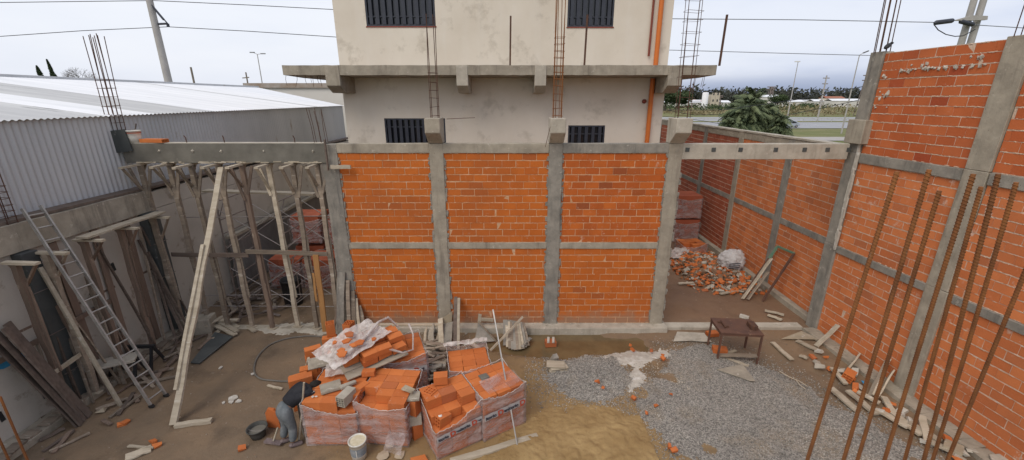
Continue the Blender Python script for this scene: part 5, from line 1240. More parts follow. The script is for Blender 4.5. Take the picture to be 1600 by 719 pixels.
b = MB(); b.box(c+Rz_ @ V((-.32, 0, ht+.05)), (.03, .32, .03), Rz_); b.box(c+Rz_ @ V((-.36, .1, ht+.03)), (.10, .03, .05), Rz_); b.box(c+Rz_ @ V((-.27, -.1, ht+.03)), (.10, .03, .05), Rz_); tag(b.build('bar_bender', RUST_D), 'small dark iron bar bending jig on the left half of the rusty table', 'tool')
b = MB(); b.box(c+Rz_ @ V((.34, -.05, ht+.07)), (.16, .26, .12), Rz_); tag(b.build('iron_vice', RUST_D, bevel=.01), 'dark iron vice bolted at the right edge of the rusty table', 'tool')
plank('cross_board', c+Rz_ @ V((-.4, -.25, .12)), c+Rz_ @ V((.45, -.3, .20)), .12, .03, WOOD, 'grey board lying under the rusty table', 'board')
c2 = PZ(1118, 548, .09); brick((c2.x+.1, c2.y, .09), R(-15), 'orange hollow brick on its side under the left leg of the rusty table', 'bricks under the table', L_=.33, w=.2, h=.18)
c2 = PZ(1113, 522, .05); brick((c2.x, c2.y, .06), R(10), 'flat orange brick behind the rusty table', 'bricks under the table', L_=.3, w=.18, h=.10, n=(3,2))
plank('white_tube', PZ(1156, 493, .06), PZ(1170, 497, .06), .11, .08, LIME, 'short white block behind the rusty table', 'block')
for k, (a_, b_) in enumerate((((1134, 560), (1170, 572), ), ((1128, 553), (1150, 548)))): plank('lath', PZ(*a_, .04), PZ(*b_, .05), .08, .03, WOOD_P, ['pale lath lying in front of the rusty table', 'pale stick lying between the table legs'][k], 'lath')
flat_poly('grey_panel', [(1120, 578), (1160, 570), (1180, 596), (1172, 596)], .09, .02, CONC, 'long grey triangular panel lying on the gravel in front of the rusty table', 'panel')
flat_poly('grey_panel', [(1052, 534), (1058, 519), (1100, 521), (1112, 535), (1078, 533)], .04, .02, CONC_P, 'thin pale cement panel lying left of the rusty table', 'panel')
flat_poly('plywood_sheet', [(1221, 530), (1252, 518), (1281, 531)], .05, .02, PLYB, 'pale triangular panel lying between the table and the tall wall', 'panel')
for k, (a_, b_, w, lab) in enumerate((((1207, 535), (1237, 562), .11, 'narrow board lying aslant on the dirt right of the rusty table'), ((1251, 519), (1278, 531), .10, 'pale board lying over the triangular panel'), ((1245, 532), (1277, 547), .13, 'pair of pale boards at the foot of the tall wall, left of the leaning plank'), ((1250, 555), (1262, 560), .1, 'short pale block among the debris near the tall wall'))):
    plank('board', PZ(*a_, .05), PZ(*b_, .06), w, .035, WOOD_P, lab, 'board')
# leaning planks at the tall wall
def xw_(y): return wallx(y)
lean_r = [((1275, 541), (1310, 508), .13, 'short pale plank leaning on the tall wall beside its first column'), ((1317, 588), (1343, 555), .14, 'pale board leaning low on the tall wall left of the bars'), ((1360, 618), (1388, 562), .16, 'long splintered board leaning on the tall wall behind the bars'), ((1365, 630), (1395, 580), .12, 'second splintered board leaning on the tall wall behind the bars')]
for a_, b_, w, lab in lean_r:
    p = PZ(*a_, .04); q = PX(*b_, wallx(p.y)-.03); plank('leaning_plank', p, q, w, .035, WOOD_P, lab, 'plank', None, (-1,0,0))
GD = 'pieces of debris strewn along the tall wall'
run = [((1298, 606), (1340, 642), .14), ((1325, 610), (1370, 648), .12), ((1340, 612), (1375, 630), .1), ((1370, 640), (1420, 668), .13), ((1395, 645), (1440, 680), .14), ((1420, 660), (1470, 690), .14), ((1440, 650), (1450, 690), .12), ((1380, 620), (1400, 650), .12), ((1455, 690), (1500, 712), .12), ((1300, 575), (1322, 600), .1)]
for a_, b_, w in run:
    plank('strewn_board', PZ(*a_, rnd(.06, .14)), PZ(*b_, rnd(.05, .12)), w, .04, random.choice([WOOD_P, WOOD, WOOD_P]), 'weathered board lying along the foot of the tall wall', 'board', 'boards strewn along the tall wall')
for k in range(34):
    f = random.random(); px = 1262+250*f+rnd(-14, 22); py = 552+165*f+rnd(-9, 14); p = PZ(px, py, .07); s = rnd(.05,.13)
    if p.x > wallx(p.y)-.15: continue
    b = MB(); b.box(p, (s*1.6, s, s*.6), eul(rnd(-.5,.5), rnd(-.5,.5), rnd(0,3)), 0, None, .02)
    m_ = random.choice([BR_L, CONC_P, LIME, BR_L]); tag(b.build('debris_piece', m_), {BR_L: 'broken orange brick piece along the foot of the tall wall', CONC_P: 'broken pale concrete piece along the foot of the tall wall', LIME: 'white mortar lump along the foot of the tall wall'}[m_], 'debris', {BR_L: 'broken bricks along the tall wall', CONC_P: 'concrete pieces along the tall wall', LIME: 'mortar lumps along the tall wall'}[m_])
c = PZ(1326, 588, .12); brick((c.x, c.y, .14), R(40), 'whole hollow brick with nine holes among the debris by the tall wall', None, rx=.2, L_=.33, w=.2, h=.18)
c = PZ(1352, 598, .1); b = MB(); b.rock(c, .09, flat=.7); tag(b.build('crumpled_packet', BLUE), 'crumpled blue packet among the debris by the tall wall', 'packet')
c = PZ(1490, 700, .1); b = MB(); b.box(c+V((0,0,.02)), (.34, .26, .06), eul(0,.1,.7), 0, None, .015); tag(b.build('ply_piece', PLYB), 'square yellowish wood piece at the lower right debris', 'wood piece')
flat_poly('white_board', [(1545, 712), (1592, 708), (1600, 724), (1550, 724)], .1, .03, CONC_P, 'pale board at the bottom right corner beside the tall wall', 'board')
pts = [PZ(px, py, .09) for px, py in ((1218, 580), (1235, 590), (1250, 596), (1262, 604), (1259, 608), (1250, 602), (1244, 594))]; b = MB(); b.tube(pts, .010, 5); tag(b.build('cord', WOOD_P), 'thin pale cord trailing over the dirt at the gravel edge', 'cord')
# ------------------------------------------------------------------ right yard beyond the opening
def hz(x, y): return .34*max(0, 1-((x-7.3)/1.25)**2-((y-14.3)/1.9)**2)
b = MB(); vs = []; n = 40
for j in range(n+1):
    for i in range(n+1):
        x, y = 5.9+2.79*i/n, 12.3+4.2*j/n; vs.append((x, y, -.04+hz(x, y)+gz(x,y)+.03*nz(x*5, y*5)*(hz(x,y) > 0)))
b.add(vs, [(j*(n+1)+i, j*(n+1)+i+1, (j+1)*(n+1)+i+1, (j+1)*(n+1)+i) for j in range(n) for i in range(n)], 0, .5, True)
for k in range(2600):
    x, y = rnd(6.0, 8.5), rnd(12.4, 16.4)
    if hz(x, y) < .02 and random.random() < .8: continue
    s = .015+.10*random.random()**1.8; mi = random.choice((0,0,0,1,1,1,1,2,2))
    p = V((x, y, hz(x, y)+s*.3)); 
    if random.random() < .5: b.rock(p, s, mi, flat=.7)
    else: b.box(p, (s*2, s*1.3, s*.5), eul(rnd(-.6,.6), rnd(-.6,.6), rnd(0,3)), mi, None, .012)
stuff(b.build('brick_rubble', [DIRT, BR_L, CONC_P]), 'heap of broken orange bricks and mortar in the right yard under the white sack', 'rubble')
# white sack
C = V((8.02, 14.15, .22)); b = MB(); bm = bmesh.new(); bmesh.ops.create_icosphere(bm, subdivisions=5, radius=1)
for v in bm.verts:
    p = v.co.copy(); f = 1+.10*nz(p.x*1.6, p.y*1.6, p.z*1.6)+.20*abs(nz(p.x*3.0+4, p.y*3.0, p.z*3.0))+.12*abs(nz(p.x*7, p.y*7, p.z*7))-.05
    v.co = V((p.x*.46*f, p.y*.36*f, max(-.28, p.z*.42*f)+.28))
b.add([C+v.co for v in bm.verts], [[v.index for v in f.verts] for f in bm.faces], 0, .5, True); bm.free()
sk = thing('rubble_sack', C, 'stuffed white woven sack sitting on the brick rubble in the right yard', 'sack'); b.build('sack', simple('woven_white', (.60,.57,.55), (.46,.43,.42), 5, .7, .8, 9, bd=.05), sk)
for k, tx in enumerate(('ARENA 1', 'ARENA 2')[:0]): pass
b = MB()
for k in range(3): b.beam(C+V((-.28, -.385+.01*k, .30-.085*k)), C+V((.10, -.41+.01*k, .33-.085*k)), .028, .01, (0,1,0))
b.build('printed_line', INK, sk)
# folded metal frame + planks leaning on yard wall
fr = thing('metal_frame', PZ(1200, 470), 'rusty U shaped frame with a green painted top leaning on the yard wall', 'frame')
XF = XY-.05
A_, B_, C_, D_ = PZ(1155, 475, .0), PX(1216, 384, XF), PX(1240, 393, XF), PZ(1193, 468, .0)
A_ = V((7.95, 12.95, .15)); D_ = V((7.75, 11.75, .05)); B_ = V((8.6, 12.75, 1.25)); C_ = V((8.6, 11.95, 1.25))
B_ = PX(1215, 385, 8.62); C_ = PX(1241, 396, 8.62); D_ = PZ(1192, 470, .03); A_ = PZ(1168, 452, .15)
GREEN = simple('green_paint', (.10,.22,.15), (.16,.24,.16), 6, .6, .3, 30)
for p, q, m_, nm in ((A_, B_, RUST_T, 'side_bar'), (D_, C_, RUST_T, 'side_bar'), (B_, C_, GREEN, 'top_bar'), (B_+(A_-B_)*.0, B_+(A_-B_)*.28, GREEN, 'corner_bar')):
    b = MB(); b.beam(p, q, .055 if nm != 'corner_bar' else .062, .055 if nm != 'corner_bar' else .062, (1,0,0)); b.build(nm, m_, fr)
plank('leaning_plank', PZ(1160, 467, .04), PX(1205, 404, 8.4), .14, .035, WOOD_P, 'pale plank leaning on the yard wall under the green topped frame', 'plank', None, (-1,0,0))
plank('leaning_plank', PZ(1168, 468, .04), PX(1200, 425, 8.2), .12, .035, WOOD, 'grey plank leaning beside the pale one under the green topped frame', 'plank', None, (-1,0,0))
for k, (a_, b_, lab) in enumerate((((1060, 443), (1084, 442), 'small batten at the left edge of the brick rubble'), ((1103, 452), (1118, 441), 'pale stick lying in front of the brick rubble'), ((1125, 459), (1165, 452), 'flat board at the front edge of the brick rubble'), ((1090, 415), (1112, 402), 'brown stick lying on the brick rubble near the torn wrap'), ((1195, 485), (1225, 492), 'board lying by the yard wall footing, farther one'), ((1200, 492), (1222, 500), 'board lying by the yard wall footing, nearer one'))):
    plank('board', PZ(*a_, .06), PZ(*b_, .06), .10, .035, WOOD_P, lab, 'board')
# brick stacks of the right yard, two high
pallet(7.75, 18.2, R(2), 1.1, 1.05, 5, 'lower wrapped brick stack at the back of the right yard', z0=0, mats=(BR_P, BR_P), group='stacked brick pallets in the right yard', filmh=[.9]*4, lh=.20)
pallet(7.75, 18.2, R(-1), 1.08, 1.05, 5, 'upper wrapped brick stack at the back of the right yard', z0=1.08, mats=(BR_P, BR_P), group='stacked brick pallets in the right yard', filmh=[.9]*4, lh=.20)
pallet(7.55, 16.55, R(8), .95, .8, 2, 'broken open low brick stack in crumpled film in the right yard', topmiss={(1,0,0),(1,1,1)}, mats=(BR_L, BR_L), group='stacked brick pallets in the right yard', filmh=[.3,.45,.3,.4], loosen=.12)
drape('plastic_film', (6.75, 15.7, .12), eul(0,0,R(60)), 1.3, .6, lambda x, y: .06+.16*abs(nz(x*5, y*5)), FILMW, 'crumpled whitish film lying beside the brick rubble in the right yard', 26)
# left yard stacks
def stackL(px, py, z, n, lab, w=.95, d=.85, rz=0, y=None):
    pass
for (cx_, cy_, z0_, lab, rz_) in ((-7.62, 13.35, 0, 'front left one of the low tile stacks in the left yard', 4), (-6.45, 13.30, 0, 'front right one of the low tile stacks in the left yard', -2), (-7.40, 14.75, 0, 'lower back left tile stack in the left yard', 3), (-6.1, 14.75, 0, 'lower back right tile stack in the left yard', 0), (-7.40, 14.72, 1.12, 'upper back left tile stack with an orange lid in the left yard', 0), (-6.1, 14.72, 1.12, 'upper back right tile stack with an orange lid in the left yard', 5)):
    pallet(cx_, cy_, R(rz_), 1.0, .95, 6, lab, z0=z0_, mats=(BR_P, BR_P), lh=.165 if z0_ == 0 and cy_ > 14 else .17, group='brick stacks in the left yard', filmh=[.9]*4)
bucket(PZ(460, 474, 0), .26, .29, .85, 'black plastic drum in front of the brick stacks in the left yard', BLACK, 'drum', cat='drum', handle=False)
b = MB()
for k in range(30):
    p = PZ(rnd(350, 440), rnd(440, 492), .05+.1*random.random()); a_ = rnd(0, 3); dv = V((cos(a_), sin(a_), rnd(-.2,.2)))*rnd(.2, .6)
    if p.x-abs(dv.x) < XL+.1: p.x = XL+.2+abs(dv.x)
    plank('yard_scrap', p-dv, p+dv, .08, .03, random.choice([WOOD_D, WOOD, STEELT]), 'dark scrap piece in the tangle at the left wall behind the props', 'scrap', 'scrap tangled behind the props')
# ------------------------------------------------------------------ loose litter in front left
for k, (px, py, s) in enumerate(((365, 622, .09), (372, 628, .07), (362, 629, .06), (345, 575, .05), (350, 630, .04), (395, 585, .05))):
    c = PZ(px, py, .01); pl = [c+V((s*cos(a_)*rnd(.5,1.3), s*sin(a_)*rnd(.5,1.3), 0)) for a_ in [2*pi*i/6 for i in range(6)]]; b = MB(); b.prism(pl, (0,0,.02)); tag(b.build('plaster_flake', LIME), 'pale flake of plaster on the dirt right of the raking timber', 'flake', 'plaster flakes on the dirt')
for k, (px, py) in enumerate(((190, 663), (240, 690), (246, 696), (196, 660), (378, 700))):
    c = PZ(px, py, .03); b = MB(); b.box(c, (.12, .08, .05), eul(.2,.1,rnd(0,3)), 0, None, .015); tag(b.build('brick_chip', BR_L), 'orange brick chip on the dirt at the lower left', 'brick chip', 'brick chips at the lower left')
plank('lower_plank', PZ(196, 716, .03), PZ(236, 700, .03), .18, .03, WOOD_P, 'pale board lying at the lower edge of the photo on the left')
plank('lower_plank', PZ(200, 697, .03), PZ(240, 700, .03), .05, .03, WOOD_P, 'thin pale lath above the board at the lower left edge')
plank('small_stick', PZ(418, 602, .02), PZ(441, 608, .02), .05, .03, WOOD_P, 'small pale stick on the dirt left of the loose bricks')
plank('leaning_pole', PZ(476, 585, .0), PZ(482, 560, .9), .04, .04, WOOD_P, 'bent thin stick leaning at the left of the loose brick columns')
for k in range(60):
    pass
# footboards and lumps along the left kerb
for k in range(14):
    y = 5.6+.33*k; b = MB(); b.box((XL+.30+rnd(-.05,.12), y, .17), (.22, rnd(.2,.4), .035), eul(0,rnd(-.1,.1),rnd(-.3,.3)), 0, None, .01); tag(b.build('kerb_board', WOOD), 'short board on the concrete kerb of the left wall', 'board', 'short boards on the left kerb')
b = MB(); b.rock(PZ(160, 640, .06), .12, flat=.7); tag(b.build('sponge_lump', PLYB), 'yellowish lump on the dirt beside the ladder foot', 'lump')
# ------------------------------------------------------------------ the worker
SKIN = simple('skin', (.26,.14,.09), (.22,.12,.08), 8, .6, .1, 60); JEAN = simple('jeans', (.10,.115,.125), (.19,.20,.205), 7, .9, .5, 25, bd=.02); SHIRT = simple('dark_shirt', (.016,.016,.02), (.03,.03,.034), 6, .9, .6, 14, bd=.03)
SHOE = simple('shoe', (.22,.17,.16), (.12,.09,.09), 9, .8); HAIR = simple('hair', (.015,.012,.01), (.03,.025,.02), 30, .8, .6, 60)
def skin_mesh(name, verts, edges, radii, mat, parent, sub=2):
    me = bpy.data.meshes.new(name); o0 = ORG[parent.name]
    me.from_pydata([V(v)-o0 for v in verts], edges, []); me.materials.append(mat)
    o = bpy.data.objects.new(name, me); COL.objects.link(o); o.parent = parent; ORG[o.name] = o0
    o.modifiers.new('skin', 'SKIN'); 
    for i, r_ in enumerate(radii):
        s = me.skin_vertices[0].data[i]; s.radius = (r_, r_) if not isinstance(r_, tuple) else r_
        s.use_root = i == 0
    m_ = o.modifiers.new('sub', 'SUBSURF'); m_.levels = sub; m_.render_levels = sub
    dg = bpy.context.evaluated_depsgraph_get(); me2 = bpy.data.meshes.new_from_object(o.evaluated_get(dg)); o.modifiers.clear(); o.data = me2
    for p in me2.polygons: p.use_smooth = True
    if not me2.materials: me2.materials.append(mat)
    return o
pe = V((-4.14, 6.20, .80)); W_ = thing('person', (-4.2, 6.1, 0), 'person in a black top and faded jeans bent over beside the brick stacks', 'person')
# body frame: f = forward (bend direction), s = to the body's right
f = V((.50, .62, 0)).normalized(); s = V((f.y, -f.x, 0))
nk = pe+f*.45+V((0,0,.17)); ch = pe+f*.27+V((0,0,.15)); hd = nk+f*.17+V((0,0,-.05))
shL, shR = nk-s*.19-f*.03+V((0,0,-.02)), nk+s*.19-f*.03+V((0,0,-.02))
hipL, hipR = pe-s*.085+V((0,0,-.07)), pe+s*.085+V((0,0,-.07))
knL, knR = V((-4.30, 6.22, .48)), V((-4.04, 6.14, .48))
knL = hipL+f*.05+V((-.03,0,-.35)); knR = hipR+f*.07+V((.0,0,-.35))
anL = V((knL.x-.05, knL.y-.06, .09)); anR = V((knR.x-.01, knR.y-.07, .09))
elL, elR = shL+f*.12+V((0,0,-.26)), shR+f*.16+V((.02,0,-.24))
haL, haR = elL+f*.22+V((0,0,-.10)), elR+f*.20+V((0,0,-.14))
# one continuous body (skin), clothing as children over it
Vt = [pe, ch, nk, hd-f*.06, shL, elL, haL, shR, elR, haR, hipL, knL, anL, hipR, knR, anR]
Ed = [(0,1),(1,2),(2,3),(2,4),(4,5),(5,6),(2,7),(7,8),(8,9),(0,10),(10,11),(11,12),(0,13),(13,14),(14,15)]
skin_mesh('body', Vt, Ed, [.10,.11,.06,.05,.05,.036,.026,.05,.036,.026,.08,.055,.035,.08,.055,.035], SKIN, W_)
def knee(a_, b_, t, o): return a_.lerp(b_, t)+V(o)
Vj = [pe+V((0,0,.0)), hipL, knee(hipL, knL, .5, (0,0,0)), knL, knee(knL, anL, .5, (-.012,-.01,0)), anL+V((0,0,.02)), hipR, knee(hipR, knR, .5, (0,0,0)), knR, knee(knR, anR, .5, (.01,-.01,0)), anR+V((0,0,.02)), pe+f*.12+V((0,0,.06))]
skin_mesh('jeans', Vj, [(0,1),(1,2),(2,3),(3,4),(4,5),(0,6),(6,7),(7,8),(8,9),(9,10),(0,11)], [.135,.125,.098,.080,.075,.068,.125,.098,.080,.075,.068,.13], JEAN, W_)
Vs = [ch, pe+f*.13+V((0,0,.075)), pe+f*.06+V((0,0,.04)), nk, shL, shL.lerp(elL, .6), elL, elL.lerp(haL,.12), shR, shR.lerp(elR, .6), elR, elR.lerp(haR,.12), nk+f*.06+V((0,0,-.02))]
skin_mesh('shirt', Vs, [(0,1),(1,2),(0,3),(3,4),(4,5),(5,6),(6,7),(3,8),(8,9),(9,10),(10,11),(3,12)], [.15,.145,.145,.11,.085,.066,.056,.045,.085,.066,.056,.045,.065], SHIRT, W_)
# head with face looking down
b = MB(); bm = bmesh.new(); bmesh.ops.create_icosphere(bm, subdivisions=3, radius=1)
up_ = (f*.92+V((0,0,-.12))).normalized(); fc = (V((0,0,-1))+f*.12).normalized(); rt = up_.cross(fc)
def hp(x, y, z): return hd+rt*x+fc*y+up_*z
vs = []
for v in bm.verts:
    x, y, z = v.co; vs.append(hp(x*.078*(1-.18*max(0,-z)), y*.098*(1+.08*max(0,-z)*(y > 0)), z*.118))
b.add(vs, [[v.index for v in q.verts] for q in bm.faces], 0, .5, True)
b.add([hp(-.012,.092,.01), hp(.012,.092,.01), hp(.016,.098,-.03), hp(-.016,.098,-.03), hp(0,.122,-.028)], [(0,1,4),(1,2,4),(2,3,4),(3,0,4)], 0, .5, True)
for sx in (-1, 1):
    b.add([hp(sx*.076,.0,.02), hp(sx*.09,-.02,.025), hp(sx*.092,-.018,-.02), hp(sx*.077,.0,-.03)], [(0,1,2,3)], 0, .5)
b.add([hp(-.025,.094,-.058), hp(.025,.094,-.058), hp(.02,.097,-.066), hp(-.02,.097,-.066)], [(0,1,2,3)], 1, .5)
for sx in (-1, 1): b.add([hp(sx*.032+.013*cos(t), .090, .012+.006*sin(t)) for t in [pi*2*i/8 for i in range(8)]], [tuple(range(8))], 1, .5)
hdo = b.build('head', [SKIN, HAIR], W_)
b = MB(); vs = []
for v in bm.verts:
    x, y, z = v.co; vs.append(hp(x*.088, min(y, .35+.3*z)*.108-.004, z*.126+.004))
b.add(vs, [[v.index for v in q.verts] for q in bm.faces], 0, .5, True); b.build('hair', HAIR, hdo); bm.free()
# hands
def hand(w, d, side, nm):
    d = d.normalized(); lat = d.cross(V((0,0,1))).normalized()*side; nn = lat.cross(d)*side
    V0 = [w, w+d*.045, w+d*.085]; E0 = [(0,1),(1,2)]; Rr = [.024, (.034), (.034)]
    for k in range(4):
        o = lat*(.028-.019*k); L1 = (.038,.043,.040,.031)[k]; i0 = len(V0)
        V0 += [w+d*.088+o, w+d*(.088+L1)+o-nn*.008, w+d*(.088+L1*1.7)+o-nn*.03]; E0 += [(2, i0), (i0, i0+1), (i0+1, i0+2)]; Rr += [.010, .009, .008]
    i0 = len(V0); V0 += [w+d*.03+lat*.035, w+d*.065+lat*.058-nn*.012, w+d*.09+lat*.06-nn*.03]; E0 += [(1, i0), (i0, i0+1), (i0+1, i0+2)]; Rr += [.012, .010, .009]
    skin_mesh(nm, V0, E0, Rr, SKIN, W_, 1)
hand(haL, (haL-elL), -1, 'hand'); hand(haR, (haR-elR), 1, 'hand')
for an in (anL, anR):
    b = MB(); d = (f*.8+V((.1,-.3,0))).normalized(); 
    V_ = [an+V((0,0,.0))-d*.03, an-d*.04+V((0,0,-.045)), an+d*.08+V((0,0,-.045)), an+d*.17+V((0,0,-.052))]
    skin_mesh('shoe', V_, [(0,1),(1,2),(2,3)], [.05,.048,.046,.036], SHOE, W_)
b = MB(); w0 = pe+f*.05; 
# shovel the worker holds: long handle upright, blade on the ground
t_ = thing('shovel', V((-3.93, 6.2, 0)), 'long handled shovel standing upright at the bent worker and the brick stack', 'shovel')
hb = PZ(467, 688, .05); ht_ = PZ(475, 598, 1.28); b = MB(); b.tube([hb, hb.lerp(ht_, .5)+V((.01,0,0)), ht_], .018, 8); b.build('handle', WOOD_P, t_)
t_ = thing('hoe', PZ(428, 690), 'mud caked hoe lying on the ground at the worker feet', 'hoe')
a0 = PZ(415, 688, .05); a1 = PZ(440, 693, .05); b = MB(); b.beam(a0, a1, .10, .03, (0,0,1), 0, None, .008, 3); b.build('blade', SHOE, t_)
b = MB(); b.tube([a0.lerp(a1, .5)+V((0,0,.02)), PZ(434, 668, .3)], .014, 6); b.build('handle', WOOD_P, t_)
c = PZ(427, 668, .0); b = MB(); pr = [c+V((-.10, 0, .0)), c+V((.15, -.02, .0)), c+V((.15, -.02, .34)), c+V((.07, 0, .42)), c+V((-.04, 0, .44)), c+V((-.10, 0, .34))]; b.prism(pr, (0, .05, 0)); tag(b.build('curved_tile', BR_L), 'reddish curved tile standing on the ground behind the worker', 'tile')
c = V((-3.95, 6.45, 0)); b = MB(); b.prism([(-4.02, 6.50, 0), (-3.85, 6.30, 0), (-3.85, 6.30, .82), (-4.02, 6.50, .80)], (-.03, -.02, 0)); tag(b.build('cement_panel', CONC_G), 'grey panel leaning on the stack between it and the worker', 'panel')
# ------------------------------------------------------------------ beyond the site
CONP = simple('pole_concrete', (.42,.40,.37), (.34,.32,.30), 1.5, .9, .3, 10); WIRE = simple('wire_dark', (.03,.03,.035), (.04,.04,.045), 2, .6); WIREL = simple('wire_grey', (.22,.23,.26), (.25,.26,.29), 2, .6); POLEW = simple('pole_wood', (.26,.22,.18), (.18,.15,.12), 2, .9)
def pole(px, py, tx, ty, y, r0, r1, mat, label, name='utility_pole', cat='utility pole', z0=-.2, group=None):
    q = PY(tx, ty, y); t = thing(name, (q.x, y, z0), label, cat, group); b = MB(); b.tube([(q.x, y, z0), (q.x, y, q.z)], r0, 10, r2=r1); b.build('pole', mat, t)
    return t, q
t, q = pole(0, 0, 224, -40, 32, .30, .20, CONP, 'thick concrete power pole rising behind the warehouse roof')
a0, a1 = PY(245, 38, 32), PY(262, 37, 32); b = MB(); b.tube([a0-V((.3,0,0)), a1], .07, 8); b.tube([PY(230, 0, 31.9), PY(262, 37, 31.9)], .04, 6); b.tube([PY(240, 12, 31.8), PY(256, 31, 31.8)], .075, 8); b.build('bracket', LOUV, t)
b = MB(); b.tube([PY(262, 37, 32), PY(263, 42, 32)], .09, 8); b.build('insulator', LOUV, t)
def wire(pts, r, mat, label, sag=0, group='power lines'):
    b = MB(); b.tube(pts, r, 4); return tag(b.build('power_line', mat), label, 'power line', group)
wire([PY(-500, 85, 32), PY(0, 57, 32), PY(130, 48, 32), PY(263, 42, 32), PY(390, 49, 32.5), PY(540, 59, 33), PY(900, 76, 34)], .022, WIRE, 'power line on the left through the lower insulator of the concrete pole')
wire([PY(-500, 20, 32), PY(0, 4, 32), PY(240, 1, 32), PY(390, 8, 32.5), PY(540, 16, 33), PY(900, 30, 34)], .022, WIRE, 'power line on the left above the other, near the top of the photo')
t, q = pole(0,0, 298, 105, 60, .16, .12, POLEW, 'short dark wooden pole above the warehouse ridge')
t, q = pole(0,0, 384, 113, 90, .18, .13, POLEW, 'distant pole with a small crossarm above the warehouse ridge')
b = MB(); b.beam(PY(379, 122, 90), PY(389, 121, 90), .18, .18); b.build('crossarm', POLEW, t)
t, q = pole(0,0, 402, 85, 75, .11, .06, CONP, 'double armed street lamp above the warehouse roof', 'street_lamp', 'street lamp')
for s, e in ((-1, (395, 82)), (1, (410, 84))):
    b = MB(); b.tube([q, PY(e[0], e[1], 75)], .04, 5); b.build('arm', CONP, t); b = MB(); h_ = PY(e[0], e[1], 75); b.box(h_+V((s*.1, 0, 0)), (.75, .25, .14)); b.build('lamp_head', simple('lamp_grey', (.2,.2,.2), (.25,.25,.25)), t)
t, q = pole(0,0, 1247, 97, 115, .16, .08, CONP, 'tall street lamp on the highway left of the wooden utility pole', 'street_lamp', 'street lamp', group='street lamps on the highway')
b = MB(); b.box(q+V((-.2, 0, .1)), (1.3, .4, .22)); b.build('lamp_head', WHITE, t)
t, q = pole(0,0, 1343, 86, 80, .14, .07, CONP, 'tall street lamp with its arm to the right beside the tall brick wall', 'street_lamp', 'street lamp', group='street lamps on the highway')
b = MB(); b.tube([q, q+V((.7, 0, .35))], .05, 5); b.build('arm', CONP, t); b = MB(); b.box(q+V((1.0, 0, .5)), (.9, .3, .16), eul(0, -.4, 0)); b.build('lamp_head', simple('lamp_head_dark', (.1,.1,.1), (.15,.15,.15)), t)
t, q = pole(0,0, 1292, 118, 124, .24, .17, CONP, 'utility pole with several short crossarms across the highway')
for k in range(6): b = MB(); z = q.z-.7-k*1.5; b.beam((q.x-.9+.1*k, 124, z), (q.x+.9-.1*k, 124, z), .16, .22); b.build('crossarm', POLEW, t)
for px, tt_, y, lab in ((1200, 136, 350, 'small distant lattice tower left of the utility pole'), (1350, 118, 160, 'lattice tower partly hidden by the tall brick wall'), (1117, 150, 300, 'small distant pylon near the white silos')):
    q = PY(px+6, tt_, y); t = thing('lattice_tower', (q.x, y, -.2), lab, 'lattice tower', 'distant lattice towers'); b = MB(); w = .018*y*.35; tw = w*.3; hh = q.z
    for sx, sy in ((-1,-1),(1,-1),(1,1),(-1,1)): b.tube([(q.x+sx*w, y+sy*w, -.2), (q.x+sx*tw, y+sy*tw, hh)], .0011*y, 4)
    for k in range(6):
        f0, f1 = k/6, (k+1)/6; wa, wb_ = w+(tw-w)*f0, w+(tw-w)*f1
        b.tube([(q.x-wa, y-wa, hh*f0), (q.x+wb_, y-wb_, hh*f1)], .0007*y, 4); b.tube([(q.x+wa, y-wa, hh*f0), (q.x-wb_, y-wb_, hh*f1)], .0007*y, 4)
    b.build('mast', STEELT, t)
    for k in (0, 1): b = MB(); z = hh-k*hh*.12; b.tube([(q.x-w*1.6, y, z), (q.x+w*1.6, y, z)], .0011*y, 4); b.build('crossarm', STEELT, t)
# double pole right
yP = 36; t = thing('twin_pole', PY(1520, 40, yP)-V((0,0,0)), 'twin concrete power pole with a crossarm rising above the tall brick wall', 'utility pole')
for px in (1531, 1546):
    q = PY(px, -30, yP); b = MB(); b.tube([(q.x, yP, -.2), (q.x, yP, q.z)], .27, 10, r2=.21); b.build('pole', CONP, t)
A_, B_, C_ = PY(1492, 32, yP-.5), PY(1516, 24, yP-.5), PY(1545, 29, yP-.5)
b = MB(); b.prism([PY(1491, 32, yP-.6), PY(1518, 32, yP-.6), PY(1543, 31, yP-.6), PY(1544, 25, yP-.6), PY(1520, 24, yP-.6)], (0, .25, 0)); b.build('crossarm', CONP, t)
for a_, c_ in (((1459, 36), (1491, 32)), ((1499, 33), (1522, 39))):
    b = MB(); p, q = PY(*a_, yP-.5), PY(*c_, yP-.5); b.tube([p, p.lerp(q,.1), p.lerp(q,.9), q], [.05,.17,.17,.05], 8); b.build('insulator', LOUV, t)
b = MB(); b.tube([PY(*p, yP-.6) for p in ((1459, 38), (1466, 47), (1478, 54), (1492, 57), (1505, 56), (1524, 46))], .035, 5); b.build('jumper_cable', WIRE, t)
wire([PY(1000, 29, yP), PY(1250, 31, yP), PY(1459, 35, yP-.5)], .03, WIREL, 'upper power line on the right ending at the insulator of the twin pole')
wire([PY(1522, 39, yP-.5), PY(1700, 50, yP)], .03, WIREL, 'short power line leaving the twin pole to the right')
wire([PY(1000, 77, 50), PY(1250, 84, 50), PY(1450, 89, 50)], .035, WIREL, 'lower power line on the right passing behind the tall brick wall')
wire([PY(1030, 172, 40), PY(1130, 172, 40), PY(1250, 155, 40), PY(1350, 135, 40), PY(1420, 118, 40)], .030, WIRE, 'dark cable rising to the right in front of the distant trees')
wire([PY(1230, 180, 45), PY(1290, 168, 45), PY(1370, 150, 45)], .030, WIRE, 'short dark cable below the other near the tall brick wall')
